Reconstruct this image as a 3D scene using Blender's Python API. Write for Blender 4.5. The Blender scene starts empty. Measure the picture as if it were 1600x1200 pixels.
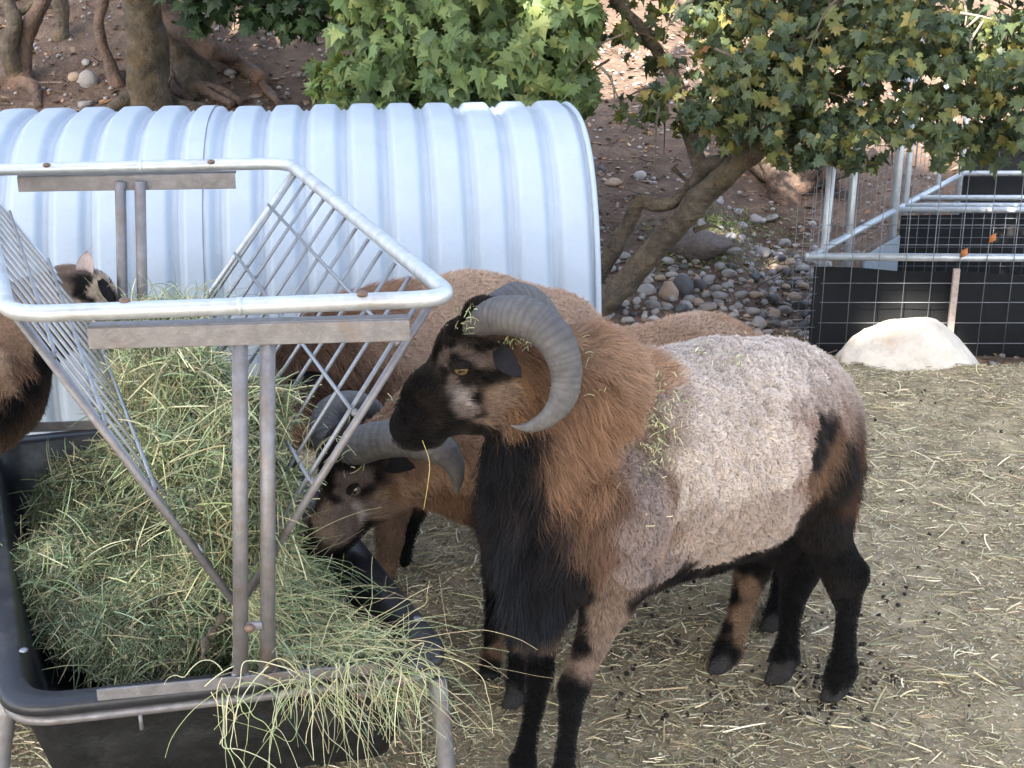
import bpy, math, random, bmesh
import numpy as np
from mathutils import Vector, Matrix
from mathutils.bvhtree import BVHTree
random.seed(7); RNG = np.random.default_rng(11)
S = bpy.context.scene
COL = S.collection

# ------------------------------------------------------------ camera, sky, sun, exposure
CAM_H, PITCH, FPX = 1.6, math.radians(19.5), 2250.0
cam = bpy.data.cameras.new('camera'); camo = bpy.data.objects.new('camera', cam); COL.objects.link(camo)
camo.location = (0, 0, CAM_H); camo.rotation_euler = (math.radians(90) - PITCH, 0, 0)
cam.sensor_width = 36; cam.lens = FPX * 36 / 1600; cam.clip_start = 0.05; cam.clip_end = 500
S.camera = camo
SUN = Vector((-0.35, -0.70, 0.62)).normalized()          # direction TO the sun
W = bpy.data.worlds.new('World'); S.world = W; W.use_nodes = True
nt = W.node_tree; bg = nt.nodes['Background']
sky = nt.nodes.new('ShaderNodeTexSky'); sky.sky_type = 'NISHITA'; sky.sun_disc = False
sky.sun_elevation = math.asin(SUN.z); sky.sun_rotation = math.atan2(SUN.x, SUN.y)
sky.dust_density = 2.5; sky.air_density = 1.0
hs = nt.nodes.new('ShaderNodeHueSaturation'); hs.inputs['Saturation'].default_value = 0.72
nt.links.new(sky.outputs[0], hs.inputs['Color']); nt.links.new(hs.outputs[0], bg.inputs['Color'])
bg.inputs['Strength'].default_value = 0.15
sl = bpy.data.lights.new('sun', 'SUN'); sl.energy = 5.0; sl.angle = math.radians(0.6); sl.color = (1, .93, .82)
so = bpy.data.objects.new('sun', sl); COL.objects.link(so); so.location = (-4, -8, 9)
so.rotation_euler = (-SUN).to_track_quat('-Z', 'Y').to_euler()
S.view_settings.view_transform = 'Standard'; S.view_settings.look = 'None'
S.view_settings.exposure = 2.5; S.view_settings.gamma = 1
S.view_settings.use_curve_mapping = False
S.cycles.max_bounces = 6; S.cycles.diffuse_bounces = 3; S.cycles.glossy_bounces = 3
S.cycles.transmission_bounces = 3; S.cycles.transparent_max_bounces = 4
try: S.cycles_curves.shape = 'RIBBONS'
except Exception: pass

# ------------------------------------------------------------ geometry helpers
cp, sp = math.cos(PITCH), math.sin(PITCH)
def ray(u, v):
    a = (u - 800) / FPX; b = (600 - v) / FPX
    return np.array([a, cp + b * sp, -sp + b * cp])
def PY(u, v, Y):                                        # point seen at photo position (u,v), Y metres in front
    d = ray(u, v); return np.array([0, 0, CAM_H]) + d * (Y / d[1])
def PZ(u, v, z):
    d = ray(u, v); return np.array([0, 0, CAM_H]) + d * ((z - CAM_H) / d[2])
def depth(p): return p[1] * cp + (CAM_H - p[2]) * sp
def proj(P):
    P = np.atleast_2d(P); t = P[:, 1] * cp + (CAM_H - P[:, 2]) * sp
    b = (P[:, 1] * sp + (P[:, 2] - CAM_H) * cp) / t
    return 800 + P[:, 0] / t * FPX, 600 - b * FPX, t
def PR(u, v, Y, r):                                     # point and a radius given in photo units
    p = PY(u, v, Y); return p, r * depth(p) / FPX

def hash3(i, j, k, s=0):
    h = (i.astype(np.int64) * 374761393 + j.astype(np.int64) * 668265263 + k.astype(np.int64) * 2147483647 + s * 974711) & 0xffffffff
    h = ((h ^ (h >> 13)) * 1274126177) & 0xffffffff
    return ((h ^ (h >> 16)) & 0xffff) / 65535.0
def vnoise(P, s=0):
    P = np.asarray(P, float); I = np.floor(P).astype(np.int64); f = P - I; f = f * f * (3 - 2 * f); r = 0
    for a in (0, 1):
        for b in (0, 1):
            for c in (0, 1):
                w = (f[:, 0] if a else 1 - f[:, 0]) * (f[:, 1] if b else 1 - f[:, 1]) * (f[:, 2] if c else 1 - f[:, 2])
                r = r + w * hash3(I[:, 0] + a, I[:, 1] + b, I[:, 2] + c, s)
    return r * 2 - 1
def fbm(P, o=4, s=0):
    P = np.asarray(P, float); a, r, n = 1.0, 0, 0
    for k in range(o):
        r = r + a * vnoise(P * 2 ** k + 17.3 * k, s + k); n += a; a *= .5
    return r / n

def nrm(v): v = np.asarray(v, float); return v / (np.linalg.norm(v, axis=-1, keepdims=True) + 1e-12)

def set_col(me, cols, name='Col'):
    a = me.color_attributes.new(name, 'FLOAT_COLOR', 'POINT')
    c = np.ones((len(me.vertices), 4), np.float32); c[:, :3] = cols
    a.data.foreach_set('color', c.ravel())
def make_mesh(name, V, Fc, smooth=True, cols=None, mat=None):
    me = bpy.data.meshes.new(name)
    V = np.asarray(V, np.float32)
    if isinstance(Fc, np.ndarray):
        n, k = Fc.shape
        me.vertices.add(len(V)); me.vertices.foreach_set('co', V.ravel())
        me.loops.add(n * k); me.loops.foreach_set('vertex_index', Fc.astype(np.int32).ravel())
        me.polygons.add(n); me.polygons.foreach_set('loop_start', np.arange(0, n * k, k, dtype=np.int32))
        me.polygons.foreach_set('loop_total', np.full(n, k, np.int32))
    else:
        me.from_pydata(V.tolist(), [], Fc)
    me.update(calc_edges=True)
    me.polygons.foreach_set('use_smooth', np.full(len(me.polygons), smooth))
    if cols is not None: set_col(me, cols)
    if mat: me.materials.append(mat)
    return me
def link(name, data, parent=None, loc=(0, 0, 0)):
    o = bpy.data.objects.new(name, data); o.location = loc
    if parent: o.parent = parent
    COL.objects.link(o); return o
def part(name, V, Fc, mat, parent=None, smooth=True, cols=None, kind=None):
    """one mesh object; V in world coordinates, stored relative to its parent chain's base"""
    off = np.zeros(3); q = parent
    while q: off = off + np.array(q.location); q = q.parent
    me = make_mesh(name, np.asarray(V, float) - off, Fc, smooth, cols, mat)
    o = link(name, me, parent)
    if kind: o['kind'] = kind
    return o
def tag(o, label, cat=None, group=None, kind=None):
    if label: o['label'] = label
    if cat: o['category'] = cat
    if group: o['group'] = group
    if kind: o['kind'] = kind
    return o
def thing(name, label, cat, loc=(0, 0, 0), group=None):
    return tag(link(name, None, None, [float(x) for x in loc]), label, cat, group)
def own(o):
    """move a top-level mesh's origin to the base of its geometry"""
    me = o.data; n = len(me.vertices); c = np.empty(n * 3, np.float32); me.vertices.foreach_get('co', c); c = c.reshape(-1, 3)
    b = np.array([(c[:, 0].min() + c[:, 0].max()) / 2, (c[:, 1].min() + c[:, 1].max()) / 2, c[:, 2].min()])
    me.vertices.foreach_set('co', (c - b).astype(np.float32).ravel()); me.update(); o.location = [float(x) for x in b]
    return o

def catmull(P, n):
    P = np.asarray(P, float); m = len(P)
    if m < 3:
        t = np.linspace(0, 1, n)[:, None]; return P[0] * (1 - t) + P[-1] * t
    Q = np.vstack([2 * P[0] - P[1], P, 2 * P[-1] - P[-2]]); out = []
    for t in np.linspace(0, m - 1, n):
        i = min(int(t), m - 2); f = t - i; a, b, c, d = Q[i:i + 4]
        out.append(.5 * (2 * b + (c - a) * f + (2 * a - 5 * b + 4 * c - d) * f * f + (3 * b - a - 3 * c + d) * f ** 3))
    return np.array(out)
def frames(P, closed=False):
    T = np.gradient(P, axis=0)
    if closed: T = np.roll(P, -1, 0) - np.roll(P, 1, 0)
    T = nrm(T); n = len(P); N = np.zeros_like(P)
    a = np.array([0, 0, 1.]) if abs(T[0][2]) < .9 else np.array([1., 0, 0])
    N[0] = nrm(a - T[0] * a.dot(T[0]))
    for i in range(1, n):
        v = N[i - 1] - T[i] * N[i - 1].dot(T[i]); N[i] = nrm(v)
    return T, N, np.cross(T, N)
def tube(P, R, seg=10, closed=False, rough=0, rfreq=10, sx=1.0, seed=0):
    P = np.asarray(P, float); R = np.broadcast_to(np.asarray(R, float), (len(P),)); T, N, B = frames(P, closed); n = len(P)
    a = np.linspace(0, 2 * math.pi, seg, endpoint=False); ca, sa = np.cos(a), np.sin(a)
    D = N[:, None, :] * ca[None, :, None] * sx + B[:, None, :] * sa[None, :, None]
    V = (P[:, None, :] + D * R[:, None, None]).reshape(-1, 3)
    if rough:
        V = V + D.reshape(-1, 3) * (fbm(V * rfreq, 3, seed) * np.repeat(R, seg) * rough)[:, None]
    i = np.arange(n if closed else n - 1)[:, None]; j = np.arange(seg)[None, :]; i2 = (i + 1) % n; j2 = (j + 1) % seg
    Fq = np.stack([i * seg + j, i * seg + j2, i2 * seg + j2, i2 * seg + j], -1).reshape(-1, 4).tolist()
    if not closed:
        Fq.append(list(range(seg - 1, -1, -1))); Fq.append([(n - 1) * seg + k for k in range(seg)])
    return V, Fq
def box(c, ax, ay, az):
    c, ax, ay, az = map(lambda q: np.asarray(q, float), (c, ax, ay, az))
    V = [c + x * ax + y * ay + z * az for x in (-1, 1) for y in (-1, 1) for z in (-1, 1)]
    return np.array(V), [[0, 1, 3, 2], [4, 6, 7, 5], [0, 4, 5, 1], [2, 3, 7, 6], [0, 2, 6, 4], [1, 5, 7, 3]]
def bevbox(p0, p1, h, w, bev=.003):
    """bar from p0 to p1, height h (z), width w, with bevelled long edges"""
    p0, p1 = np.asarray(p0, float), np.asarray(p1, float); T = nrm(p1 - p0); side = nrm(np.cross(T, [0, 0, 1])); up = np.cross(side, T)
    pr = [(-w + bev, -h), (w - bev, -h), (w, -h + bev), (w, h - bev), (w - bev, h), (-w + bev, h), (-w, h - bev), (-w, -h + bev)]
    V = [p + side * a + up * b for p in (p0, p1) for a, b in pr]
    Fq = [[i, (i + 1) % 8, 8 + (i + 1) % 8, 8 + i] for i in range(8)] + [list(range(7, -1, -1)), list(range(8, 16))]
    return np.array(V), Fq
def join(L):
    V, Fc, n = [], [], 0
    for v, f in L:
        V.append(np.asarray(v)); Fc += [[a + n for a in q] for q in (f.tolist() if isinstance(f, np.ndarray) else f)]; n += len(v)
    return np.vstack(V), Fc
_ico = {}
def ico(sub):
    if sub not in _ico:
        bm = bmesh.new(); bmesh.ops.create_icosphere(bm, subdivisions=sub, radius=1)
        _ico[sub] = (np.array([v.co[:] for v in bm.verts]), [[v.index for v in f.verts] for f in bm.faces]); bm.free()
    return _ico[sub]

# ------------------------------------------------------------ implicit modelling (smooth union + surface nets)
class Field:
    def __init__(s, lo, hi, res):
        s.lo = np.array(lo, float); s.res = res; s.n = np.ceil((np.array(hi) - s.lo) / res).astype(int) + 1
        s.A = np.full(s.n, 1.0, np.float32)
    def sub(s, lo, hi):
        a = np.clip(np.floor((lo - s.lo) / s.res).astype(int), 0, s.n - 1); b = np.clip(np.ceil((hi - s.lo) / s.res).astype(int) + 1, 1, s.n)
        g = [s.lo[i] + np.arange(a[i], b[i]) * s.res for i in range(3)]
        return tuple(slice(a[i], b[i]) for i in range(3)), g[0][:, None, None], g[1][None, :, None], g[2][None, None, :]
    def mix(s, sl, d, k, cut):
        A = s.A[sl]
        if cut:
            d = -d; h = np.maximum(k - np.abs(A - d), 0) / k; s.A[sl] = np.maximum(A, d) + h * h * k * .25
        else:
            h = np.maximum(k - np.abs(A - d), 0) / k; s.A[sl] = np.minimum(A, d) - h * h * k * .25
    def cap(s, p0, r0, p1, r1, k=.03, sy=1.0, axis=None, cut=False):
        """tapered capsule; sy flattens it along the horizontal unit vector axis"""
        p0, p1 = np.asarray(p0, float), np.asarray(p1, float); m = max(r0, r1) + k + 2 * s.res
        sl, x, y, z = s.sub(np.minimum(p0, p1) - m, np.maximum(p0, p1) + m)
        x, y, z = np.broadcast_arrays(x - p0[0], y - p0[1], z - p0[2]); ab = p1 - p0
        if sy != 1.0:
            ax = np.array([0, 1., 0]) if axis is None else np.asarray(axis); e = 1 / sy - 1
            q = (x * ax[0] + y * ax[1]) * e; x = x + q * ax[0]; y = y + q * ax[1]
            ab = ab + ax * (ab.dot(ax) * e)
        t = np.clip((x * ab[0] + y * ab[1] + z * ab[2]) / (ab.dot(ab) + 1e-9), 0, 1)
        d = np.sqrt((x - t * ab[0]) ** 2 + (y - t * ab[1]) ** 2 + (z - t * ab[2]) ** 2) - (r0 + (r1 - r0) * t)
        s.mix(sl, (d * min(1, sy)).astype(np.float32), k, cut)
    def mesh(s):
        A = s.A; ins = A < 0; n = s.n
        c = [ins[i:n[0] - 1 + i, j:n[1] - 1 + j, k:n[2] - 1 + k] for i in (0, 1) for j in (0, 1) for k in (0, 1)]
        sm = sum(q.astype(np.int8) for q in c); act = (sm > 0) & (sm < 8); I = np.argwhere(act)
        idx = np.full(act.shape, -1, np.int32); idx[act] = np.arange(len(I))
        cor = np.array([(i, j, k) for i in (0, 1) for j in (0, 1) for k in (0, 1)])
        val = np.stack([A[I[:, 0] + q[0], I[:, 1] + q[1], I[:, 2] + q[2]] for q in cor], 1)
        acc = np.zeros((len(I), 3)); cnt = np.zeros(len(I))
        for a in range(8):
            for b in range(a + 1, 8):
                if np.abs(cor[a] - cor[b]).sum() != 1: continue
                va, vb = val[:, a], val[:, b]; mk = (va < 0) != (vb < 0)
                t = np.where(mk, va / np.where(mk, va - vb, 1), 0)
                acc += np.where(mk[:, None], cor[a] + t[:, None] * (cor[b] - cor[a]), 0); cnt += mk
        V = s.lo + (I + acc / cnt[:, None]) * s.res; Fs = []
        for ax in range(3):
            o = [1, 1, 1]; o[ax] = 0
            sA = [slice(0, None)] * 3; sB = [slice(0, None)] * 3; sA[ax] = slice(0, -1); sB[ax] = slice(1, None)
            a_, b_ = ins[tuple(sA)], ins[tuple(sB)]; E = np.argwhere(a_ != b_); u, w = [q for q in range(3) if q != ax]
            ok = (E[:, u] > 0) & (E[:, w] > 0) & (E[:, u] < n[u] - 1) & (E[:, w] < n[w] - 1); E = E[ok]
            fl = a_[E[:, 0], E[:, 1], E[:, 2]]; q = []
            for du, dw in ((-1, -1), (0, -1), (0, 0), (-1, 0)):
                e = E.copy(); e[:, u] += du; e[:, w] += dw; q.append(idx[e[:, 0], e[:, 1], e[:, 2]])
            q = np.stack(q, 1)
            if ax == 1: fl = ~fl
            q[~fl] = q[~fl][:, ::-1]; Fs.append(q)
        Fs = np.vstack(Fs)
        for _ in range(2):                                # light smoothing
            a = np.zeros_like(V); c2 = np.zeros(len(V))
            for i in range(4):
                j = (i + 1) % 4; np.add.at(a, Fs[:, i], V[Fs[:, j]]); np.add.at(a, Fs[:, j], V[Fs[:, i]])
                np.add.at(c2, Fs[:, i], 1); np.add.at(c2, Fs[:, j], 1)
            V = V * .5 + .5 * a / c2[:, None]
        return V, Fs
def vnormals(V, Fs):
    a = V[Fs[:, 0]]; fn = np.cross(V[Fs[:, 2]] - a, V[Fs[:, 3]] - V[Fs[:, 1]]); N = np.zeros_like(V)
    for i in range(4): np.add.at(N, Fs[:, i], fn)
    return nrm(N), np.linalg.norm(fn, axis=1) * .5

def curves_obj(name, pts, rad, cols, mat, parent=None, kind='stuff'):
    n, k = pts.shape[:2]; off = np.zeros(3); q = parent
    while q: off = off + np.array(q.location); q = q.parent
    cu = bpy.data.hair_curves.new(name); cu.add_curves([k] * n)
    cu.position_data.foreach_set('vector', (pts - off).astype(np.float32).ravel())
    a = cu.attributes.get('radius') or cu.attributes.new('radius', 'FLOAT', 'POINT')
    a.data.foreach_set('value', np.broadcast_to(rad, (n, k)).astype(np.float32).ravel())
    c = cu.attributes.new('Col', 'FLOAT_COLOR', 'POINT'); cc = np.ones((n, k, 4), np.float32)
    cc[..., :3] = cols if cols.ndim == 3 else cols[:, None, :]; c.data.foreach_set('color', cc.ravel())
    cu.materials.append(mat); o = link(name, cu, parent)
    if kind: o['kind'] = kind
    return o

# ------------------------------------------------------------ materials
def M(name, col=(.5, .5, .5), rough=.7, metal=0.0, attr=None, var=0.0, scale=8, bump=0.0, bscale=40, col2=None, spec=.3,
      detail=6, transl=0.0, stain=None, stain_scale=3, stain_amt=.5, sheen=0, coord='Object', ramp=(.35, .65)):
    m = bpy.data.materials.new(name); m.use_nodes = True; t = m.node_tree; L = t.links.new; b = t.nodes['Principled BSDF']
    b.inputs['Roughness'].default_value = rough; b.inputs['Metallic'].default_value = metal
    b.inputs['Specular IOR Level'].default_value = spec
    if sheen: b.inputs['Sheen Weight'].default_value = sheen
    tc = t.nodes.new('ShaderNodeTexCoord'); co = tc.outputs[coord]
    def noise(s, d=detail):
        n = t.nodes.new('ShaderNodeTexNoise'); n.inputs['Scale'].default_value = s; n.inputs['Detail'].default_value = d
        n.inputs['Roughness'].default_value = .65; L(co, n.inputs['Vector']); return n.outputs['Fac']
    def mixc(fac, a, c, mode='MIX'):
        x = t.nodes.new('ShaderNodeMix'); x.data_type = 'RGBA'; x.blend_type = mode
        for s_, v in ((0, fac), (6, a), (7, c)):
            if isinstance(v, (int, float)): x.inputs[s_].default_value = v
            elif isinstance(v, tuple): x.inputs[s_].default_value = (*v[:3], 1)
            else: L(v, x.inputs[s_])
        return x.outputs[2]
    def rmp(f, lo, hi):
        r = t.nodes.new('ShaderNodeMapRange'); r.inputs[1].default_value = lo; r.inputs[2].default_value = hi; L(f, r.inputs[0]); return r.outputs[0]
    if attr:
        a = t.nodes.new('ShaderNodeAttribute'); a.attribute_name = attr; c = a.outputs['Color']
    else:
        rgb = t.nodes.new('ShaderNodeRGB'); rgb.outputs[0].default_value = (*col, 1); c = rgb.outputs[0]
    if col2: c = mixc(rmp(noise(scale), *ramp), c, col2)
    if var:
        v = rmp(noise(scale * 2.7), .25, .75); mn = t.nodes.new('ShaderNodeMapRange'); L(v, mn.inputs[0])
        mn.inputs[3].default_value = 1 - var; mn.inputs[4].default_value = 1 + var; c = mixc(1.0, c, mn.outputs[0], 'MULTIPLY')
    if stain:
        c = mixc(mixc(1.0, rmp(noise(stain_scale, 8), .52, .68), (stain_amt,) * 3, 'MULTIPLY'), c, stain)
    L(c, b.inputs['Base Color'])
    if bump:
        bp = t.nodes.new('ShaderNodeBump'); bp.inputs['Strength'].default_value = min(1, bump); bp.inputs['Distance'].default_value = .01 * max(1, bump)
        L(noise(bscale, 5), bp.inputs['Height']); L(bp.outputs[0], b.inputs['Normal'])
    if transl:
        tr = t.nodes.new('ShaderNodeBsdfTranslucent'); ad = t.nodes.new('ShaderNodeMixShader'); ad.inputs[0].default_value = transl
        L(mixc(1.0, c, (1.15, 1.1, .5), 'MULTIPLY'), tr.inputs['Color']); L(b.outputs[0], ad.inputs[1]); L(tr.outputs[0], ad.inputs[2])
        L(ad.outputs[0], t.nodes['Material Output'].inputs['Surface'])
    return m
m_ground = M('pen_ground', (.27, .212, .135), .95, var=.45, scale=5, bump=1.5, bscale=60, col2=(.40, .32, .20), stain=(.07, .058, .042), stain_scale=7, stain_amt=.7)
m_soil = M('hill_soil', (.098, .064, .047), .95, var=.5, scale=3, bump=3.5, bscale=22, col2=(.150, .104, .076), stain=(.085, .06, .046), stain_scale=4, stain_amt=.7)
m_straw = M('straw', attr='Col', rough=.75, spec=.25)
m_hay = M('hay', attr='Col', rough=.7, spec=.25, transl=.15)
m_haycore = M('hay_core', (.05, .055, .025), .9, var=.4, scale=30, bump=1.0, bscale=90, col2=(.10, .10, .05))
m_fur = M('fur', attr='Col', rough=.55, spec=.14)
m_wool = M('skin_coat', attr='Col', rough=.9, spec=.1, bump=.8, bscale=160)
m_leaf = M('leaf', attr='Col', rough=.5, spec=.35, transl=.35)
m_galv = M('galvanised_steel', (.50, .53, .56), .42, metal=.55, var=.18, scale=14, bump=.12, bscale=120, stain=(.30, .27, .25), stain_scale=9, stain_amt=.6, spec=.5)
m_bar = M('weathered_steel', (.21, .20, .205), .5, metal=.5, var=.25, scale=16, bump=.2, bscale=90, stain=(.20, .15, .12), stain_scale=14, stain_amt=.7)
m_penwire = M('dull_wire', (.22, .23, .25), .5, metal=.5, var=.15, scale=30)
m_wire = M('galvanised_wire', (.25, .265, .285), .45, metal=.6, var=.15, scale=30)
m_tub = M('black_rubber', (.015, .016, .020), .42, var=.3, scale=10, bump=.15, bscale=60, stain=(.09, .085, .075), stain_scale=7, stain_amt=.6, spec=.5)
m_tubface = M('scuffed_rubber', (.012, .0125, .013), .7, var=.5, scale=10, bump=.8, bscale=35, stain=(.035, .035, .034), stain_scale=9, stain_amt=.8)
m_hut = M('zinc_sheet', (.36, .415, .48), .55, metal=.10, var=.06, scale=3, bump=.05, bscale=6, stain=(.30, .31, .32), stain_scale=60, stain_amt=.22, spec=.3)
m_bolt = M('rusty_bolt', (.17, .115, .09), .6, metal=.4, var=.3, scale=60)
m_bark = M('grey_bark', (.070, .056, .042), .9, var=.5, scale=9, bump=3, bscale=32, col2=(.14, .115, .085), stain=(.15, .095, .03), stain_scale=5, stain_amt=.5)
m_bark2 = M('red_bark', (.085, .056, .042), .9, var=.4, scale=7, bump=3, bscale=26, col2=(.17, .125, .10), stain=(.20, .10, .055), stain_scale=5, stain_amt=.7)
m_stone = M('river_stone', (.23, .215, .21), .85, var=.3, scale=9, bump=.4, bscale=50, col2=(.30, .27, .25))
m_boulder = M('pale_boulder', (.52, .46, .38), .9, var=.2, scale=8, bump=.8, bscale=30, stain=(.40, .26, .14), stain_scale=6, stain_amt=.7)
m_mesh = M('black_shade_cloth', (.006, .0065, .007), .85, var=.2, scale=12, bump=.2, bscale=200)
m_pipe = M('pen_pipe', (.46, .50, .54), .45, metal=.5, var=.2, scale=12, bump=.1, bscale=80)
m_horn = M('horn', attr='Col', rough=.6, spec=.25, bump=.5, bscale=70, var=.25, scale=22)
m_eye = M('eye', attr='Col', rough=.08, spec=.8)
m_dung = M('dung', (.02, .016, .012), .7)
m_wood = M('wood_stake', (.38, .31, .27), .85, var=.3, scale=20)
# ------------------------------------------------------------ the ground (one sheet to the horizon)
def sstep(x, a, b): t = np.clip((x - a) / (b - a), 0, 1); return t * t * (3 - 2 * t)
def terrain(X, Y):
    X = np.asarray(X, float); Y = np.asarray(Y, float)
    zr = np.interp(Y, [-60, 0, 4.35, 4.72, 5.25, 5.9, 6.3, 14, 30, 90], [0, 0, -.01, 0, -.27, -.24, -.17, 1.75, 5.0, 9])
    zp = np.interp(Y, [-60, 0, 4.35, 4.72, 5.25, 7.4, 8.2, 14, 30, 90], [0, 0, -.01, 0, -.27, -.26, .1, 1.75, 5.0, 9])
    zl = np.interp(Y, [-60, 0, 5.2, 5.8, 9.5, 14, 30, 90], [0, 0, 0, .02, 1.5, 3.0, 7.5, 11])
    w = sstep(X, -.9, .5); w2 = sstep(X, 1.0, 1.3)
    z = zl * (1 - w) + (zr * (1 - w2) + zp * w2) * w
    P = np.stack([X.ravel(), Y.ravel(), np.zeros(X.size)], 1)
    b = (fbm(P * 1.1, 3, 3) * .05).reshape(X.shape); fine = (fbm(P * 6, 4, 5) * .022).reshape(X.shape)
    hill = sstep(Y, 5.2, 6.5)
    return z + b * hill + fine * (.75 + .5 * hill)
def on_ground(u, v):
    """point of the terrain seen at photo position u, v"""
    d = ray(u, v); y = np.arange(1.6, 30, .02); p = np.array([0, 0, CAM_H]) + d * (y / d[1])[:, None]
    i = int(np.argmax(p[:, 2] < tza(p[:, 0], p[:, 1]))); return np.array([p[i, 0], p[i, 1], tz(p[i, 0], p[i, 1])])
gx = np.concatenate([-np.geomspace(80, 3.1, 30), np.arange(-3, 3.6, .045), np.geomspace(3.7, 80, 30)])
gy = np.concatenate([-np.geomspace(60, 1.0, 16), np.arange(-.8, 1.6, .2), np.arange(1.7, 10.2, .045), np.geomspace(10.4, 90, 36)])
GX, GY = np.meshgrid(gx, gy, indexing='ij'); GZ = terrain(GX, GY)
def tza(x, y):
    x, y = np.asarray(x, float), np.asarray(y, float); i = np.clip(np.searchsorted(gx, x) - 1, 0, len(gx) - 2); j = np.clip(np.searchsorted(gy, y) - 1, 0, len(gy) - 2)
    a = (x - gx[i]) / (gx[i + 1] - gx[i]); b = (y - gy[j]) / (gy[j + 1] - gy[j])
    return (GZ[i, j] * (1 - b) + GZ[i, j + 1] * b) * (1 - a) + (GZ[i + 1, j] * (1 - b) + GZ[i + 1, j + 1] * b) * a
def tz(x, y): return float(tza(x, y))
V = np.stack([GX, GY, GZ], -1).reshape(-1, 3); nx, ny = len(gx), len(gy)
i = np.arange(nx - 1)[:, None] * ny; j = np.arange(ny - 1)[None, :]
Fc = np.stack([i + j, i + ny + j, i + ny + j + 1, i + j + 1], -1).reshape(-1, 4)
g = part('ground', V, Fc, m_ground); g['kind'] = 'structure'; g.data.materials.append(m_soil)
cen = V[Fc].mean(1); mi = ((cen[:, 1] + vnoise(cen * 3, 2) * .25 > np.where(cen[:, 0] < -.3, 5.1, 4.95))).astype(np.int32)
g.data.polygons.foreach_set('material_index', mi)

# ------------------------------------------------------------ animals
def pick(tab, key): return tab[key]
#            colour                length lift  curl  flow      radius
COAT = dict(
    face=((.009, .008, .008), .007, .25, .1, 'head', .00035),
    facebrn=((.020, .015, .012), .007, .25, .1, 'head', .00035),
    brow=((.17, .13, .115), .007, .3, .1, 'head', .00035),
    white=((.40, .35, .33), .008, .3, .2, 'head', .00035),
    tanface=((.25, .175, .13), .011, .35, .2, 'head', .00035),
    cheek=((.20, .115, .065), .020, .35, .3, 'ruff', .0004),
    ruff=((.27, .155, .095), .036, .45, .35, 'ruff', .0004),
    ruffd=((.165, .092, .056), .038, .40, .35, 'ruff', .0004),
    rufft=((.34, .215, .14), .034, .50, .4, 'ruff', .0004),
    shd=((.30, .215, .17), .014, .5, .7, 'down', .0005),
    ruffs=((.15, .09, .062), .024, .35, .4, 'down', .0004),
    beard=((.006, .007, .010), .058, .30, .9, 'down', .0004),
    beards=((.006, .0065, .008), .045, .30, .5, 'down', .0004),
    wool=((.66, .565, .495), .0065, .6, 1.0, 'back', .0005),
    woolm=((.47, .38, .325), .0065, .6, 1.0, 'back', .0005),
    woolg=((.30, .235, .21), .0065, .6, 1.0, 'down', .0005),
    woolb=((.34, .235, .185), .0075, .6, .8, 'down', .0006),
    tuft=((.42, .25, .15), .032, .4, .4, 'back', .0004),
    hbrn=((.13, .075, .045), .013, .35, .4, 'down', .0004),
    hblk=((.012, .010, .010), .011, .3, .3, 'down', .0004),
    hblkl=((.011, .010, .010), .034, .3, .3, 'down', .0004),
    tailb=((.06, .03, .018), .034, .35, .4, 'down', .0004),
    legk=((.008, .0075, .008), .004, .2, .1, 'down', .00035),
    legt=((.22, .14, .09), .0045, .2, .1, 'down', .00035),
    legg=((.25, .18, .14), .0055, .25, .2, 'down', .00035),
    bare=((.010, .009, .009), .000, .2, 0, 'down', .0001),
    hoof=((.045, .042, .042), .000, .2, 0, 'down', .0001),
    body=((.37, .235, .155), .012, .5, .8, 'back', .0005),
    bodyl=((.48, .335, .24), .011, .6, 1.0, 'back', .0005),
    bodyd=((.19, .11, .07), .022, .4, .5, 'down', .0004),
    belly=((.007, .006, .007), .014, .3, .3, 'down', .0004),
    cream=((.55, .43, .33), .008, .3, .2, 'head', .00035),
    pink=((.55, .42, .36), .005, .3, .2, 'head', .0003),
)
def ear_mesh(base, tip, up, width, cup=.35, nose=0.25):
    base, tip, up = map(lambda q: np.asarray(q, float), (base, tip, up)); T = tip - base; L = np.linalg.norm(T); T /= L
    Sd = nrm(np.cross(T, up)); N = np.cross(Sd, T); nu, nv = 16, 9; V = []
    for side in (1, -1):
        for a in np.linspace(0, 1, nu):
            w = width * (math.sin(math.pi * min(1, .10 + .90 * a)) ** .7) * (1 - .12 * a)
            if a > .98: w = width * .03
            for q in np.linspace(-1, 1, nv):
                V.append(base + T * L * a + Sd * w * q * .5 * (1 - cup * .5 * q * q) + N * (-cup * width * (1 - q * q) * (1 - a * .7) + L * .10 * math.sin(a * 3) + side * .0014 * (1 - .6 * a)))
    Fq = []
    for s_ in (0, 1):
        o = s_ * nu * nv
        for a in range(nu - 1):
            for q in range(nv - 1):
                f = [o + a * nv + q, o + a * nv + q + 1, o + (a + 1) * nv + q + 1, o + (a + 1) * nv + q]; Fq.append(f if s_ else f[::-1])
    o = nu * nv
    for a in range(nu - 1):
        for q in (0, nv - 1):
            Fq.append([a * nv + q, (a + 1) * nv + q, o + (a + 1) * nv + q, o + a * nv + q])
    return np.array(V), Fq
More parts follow.
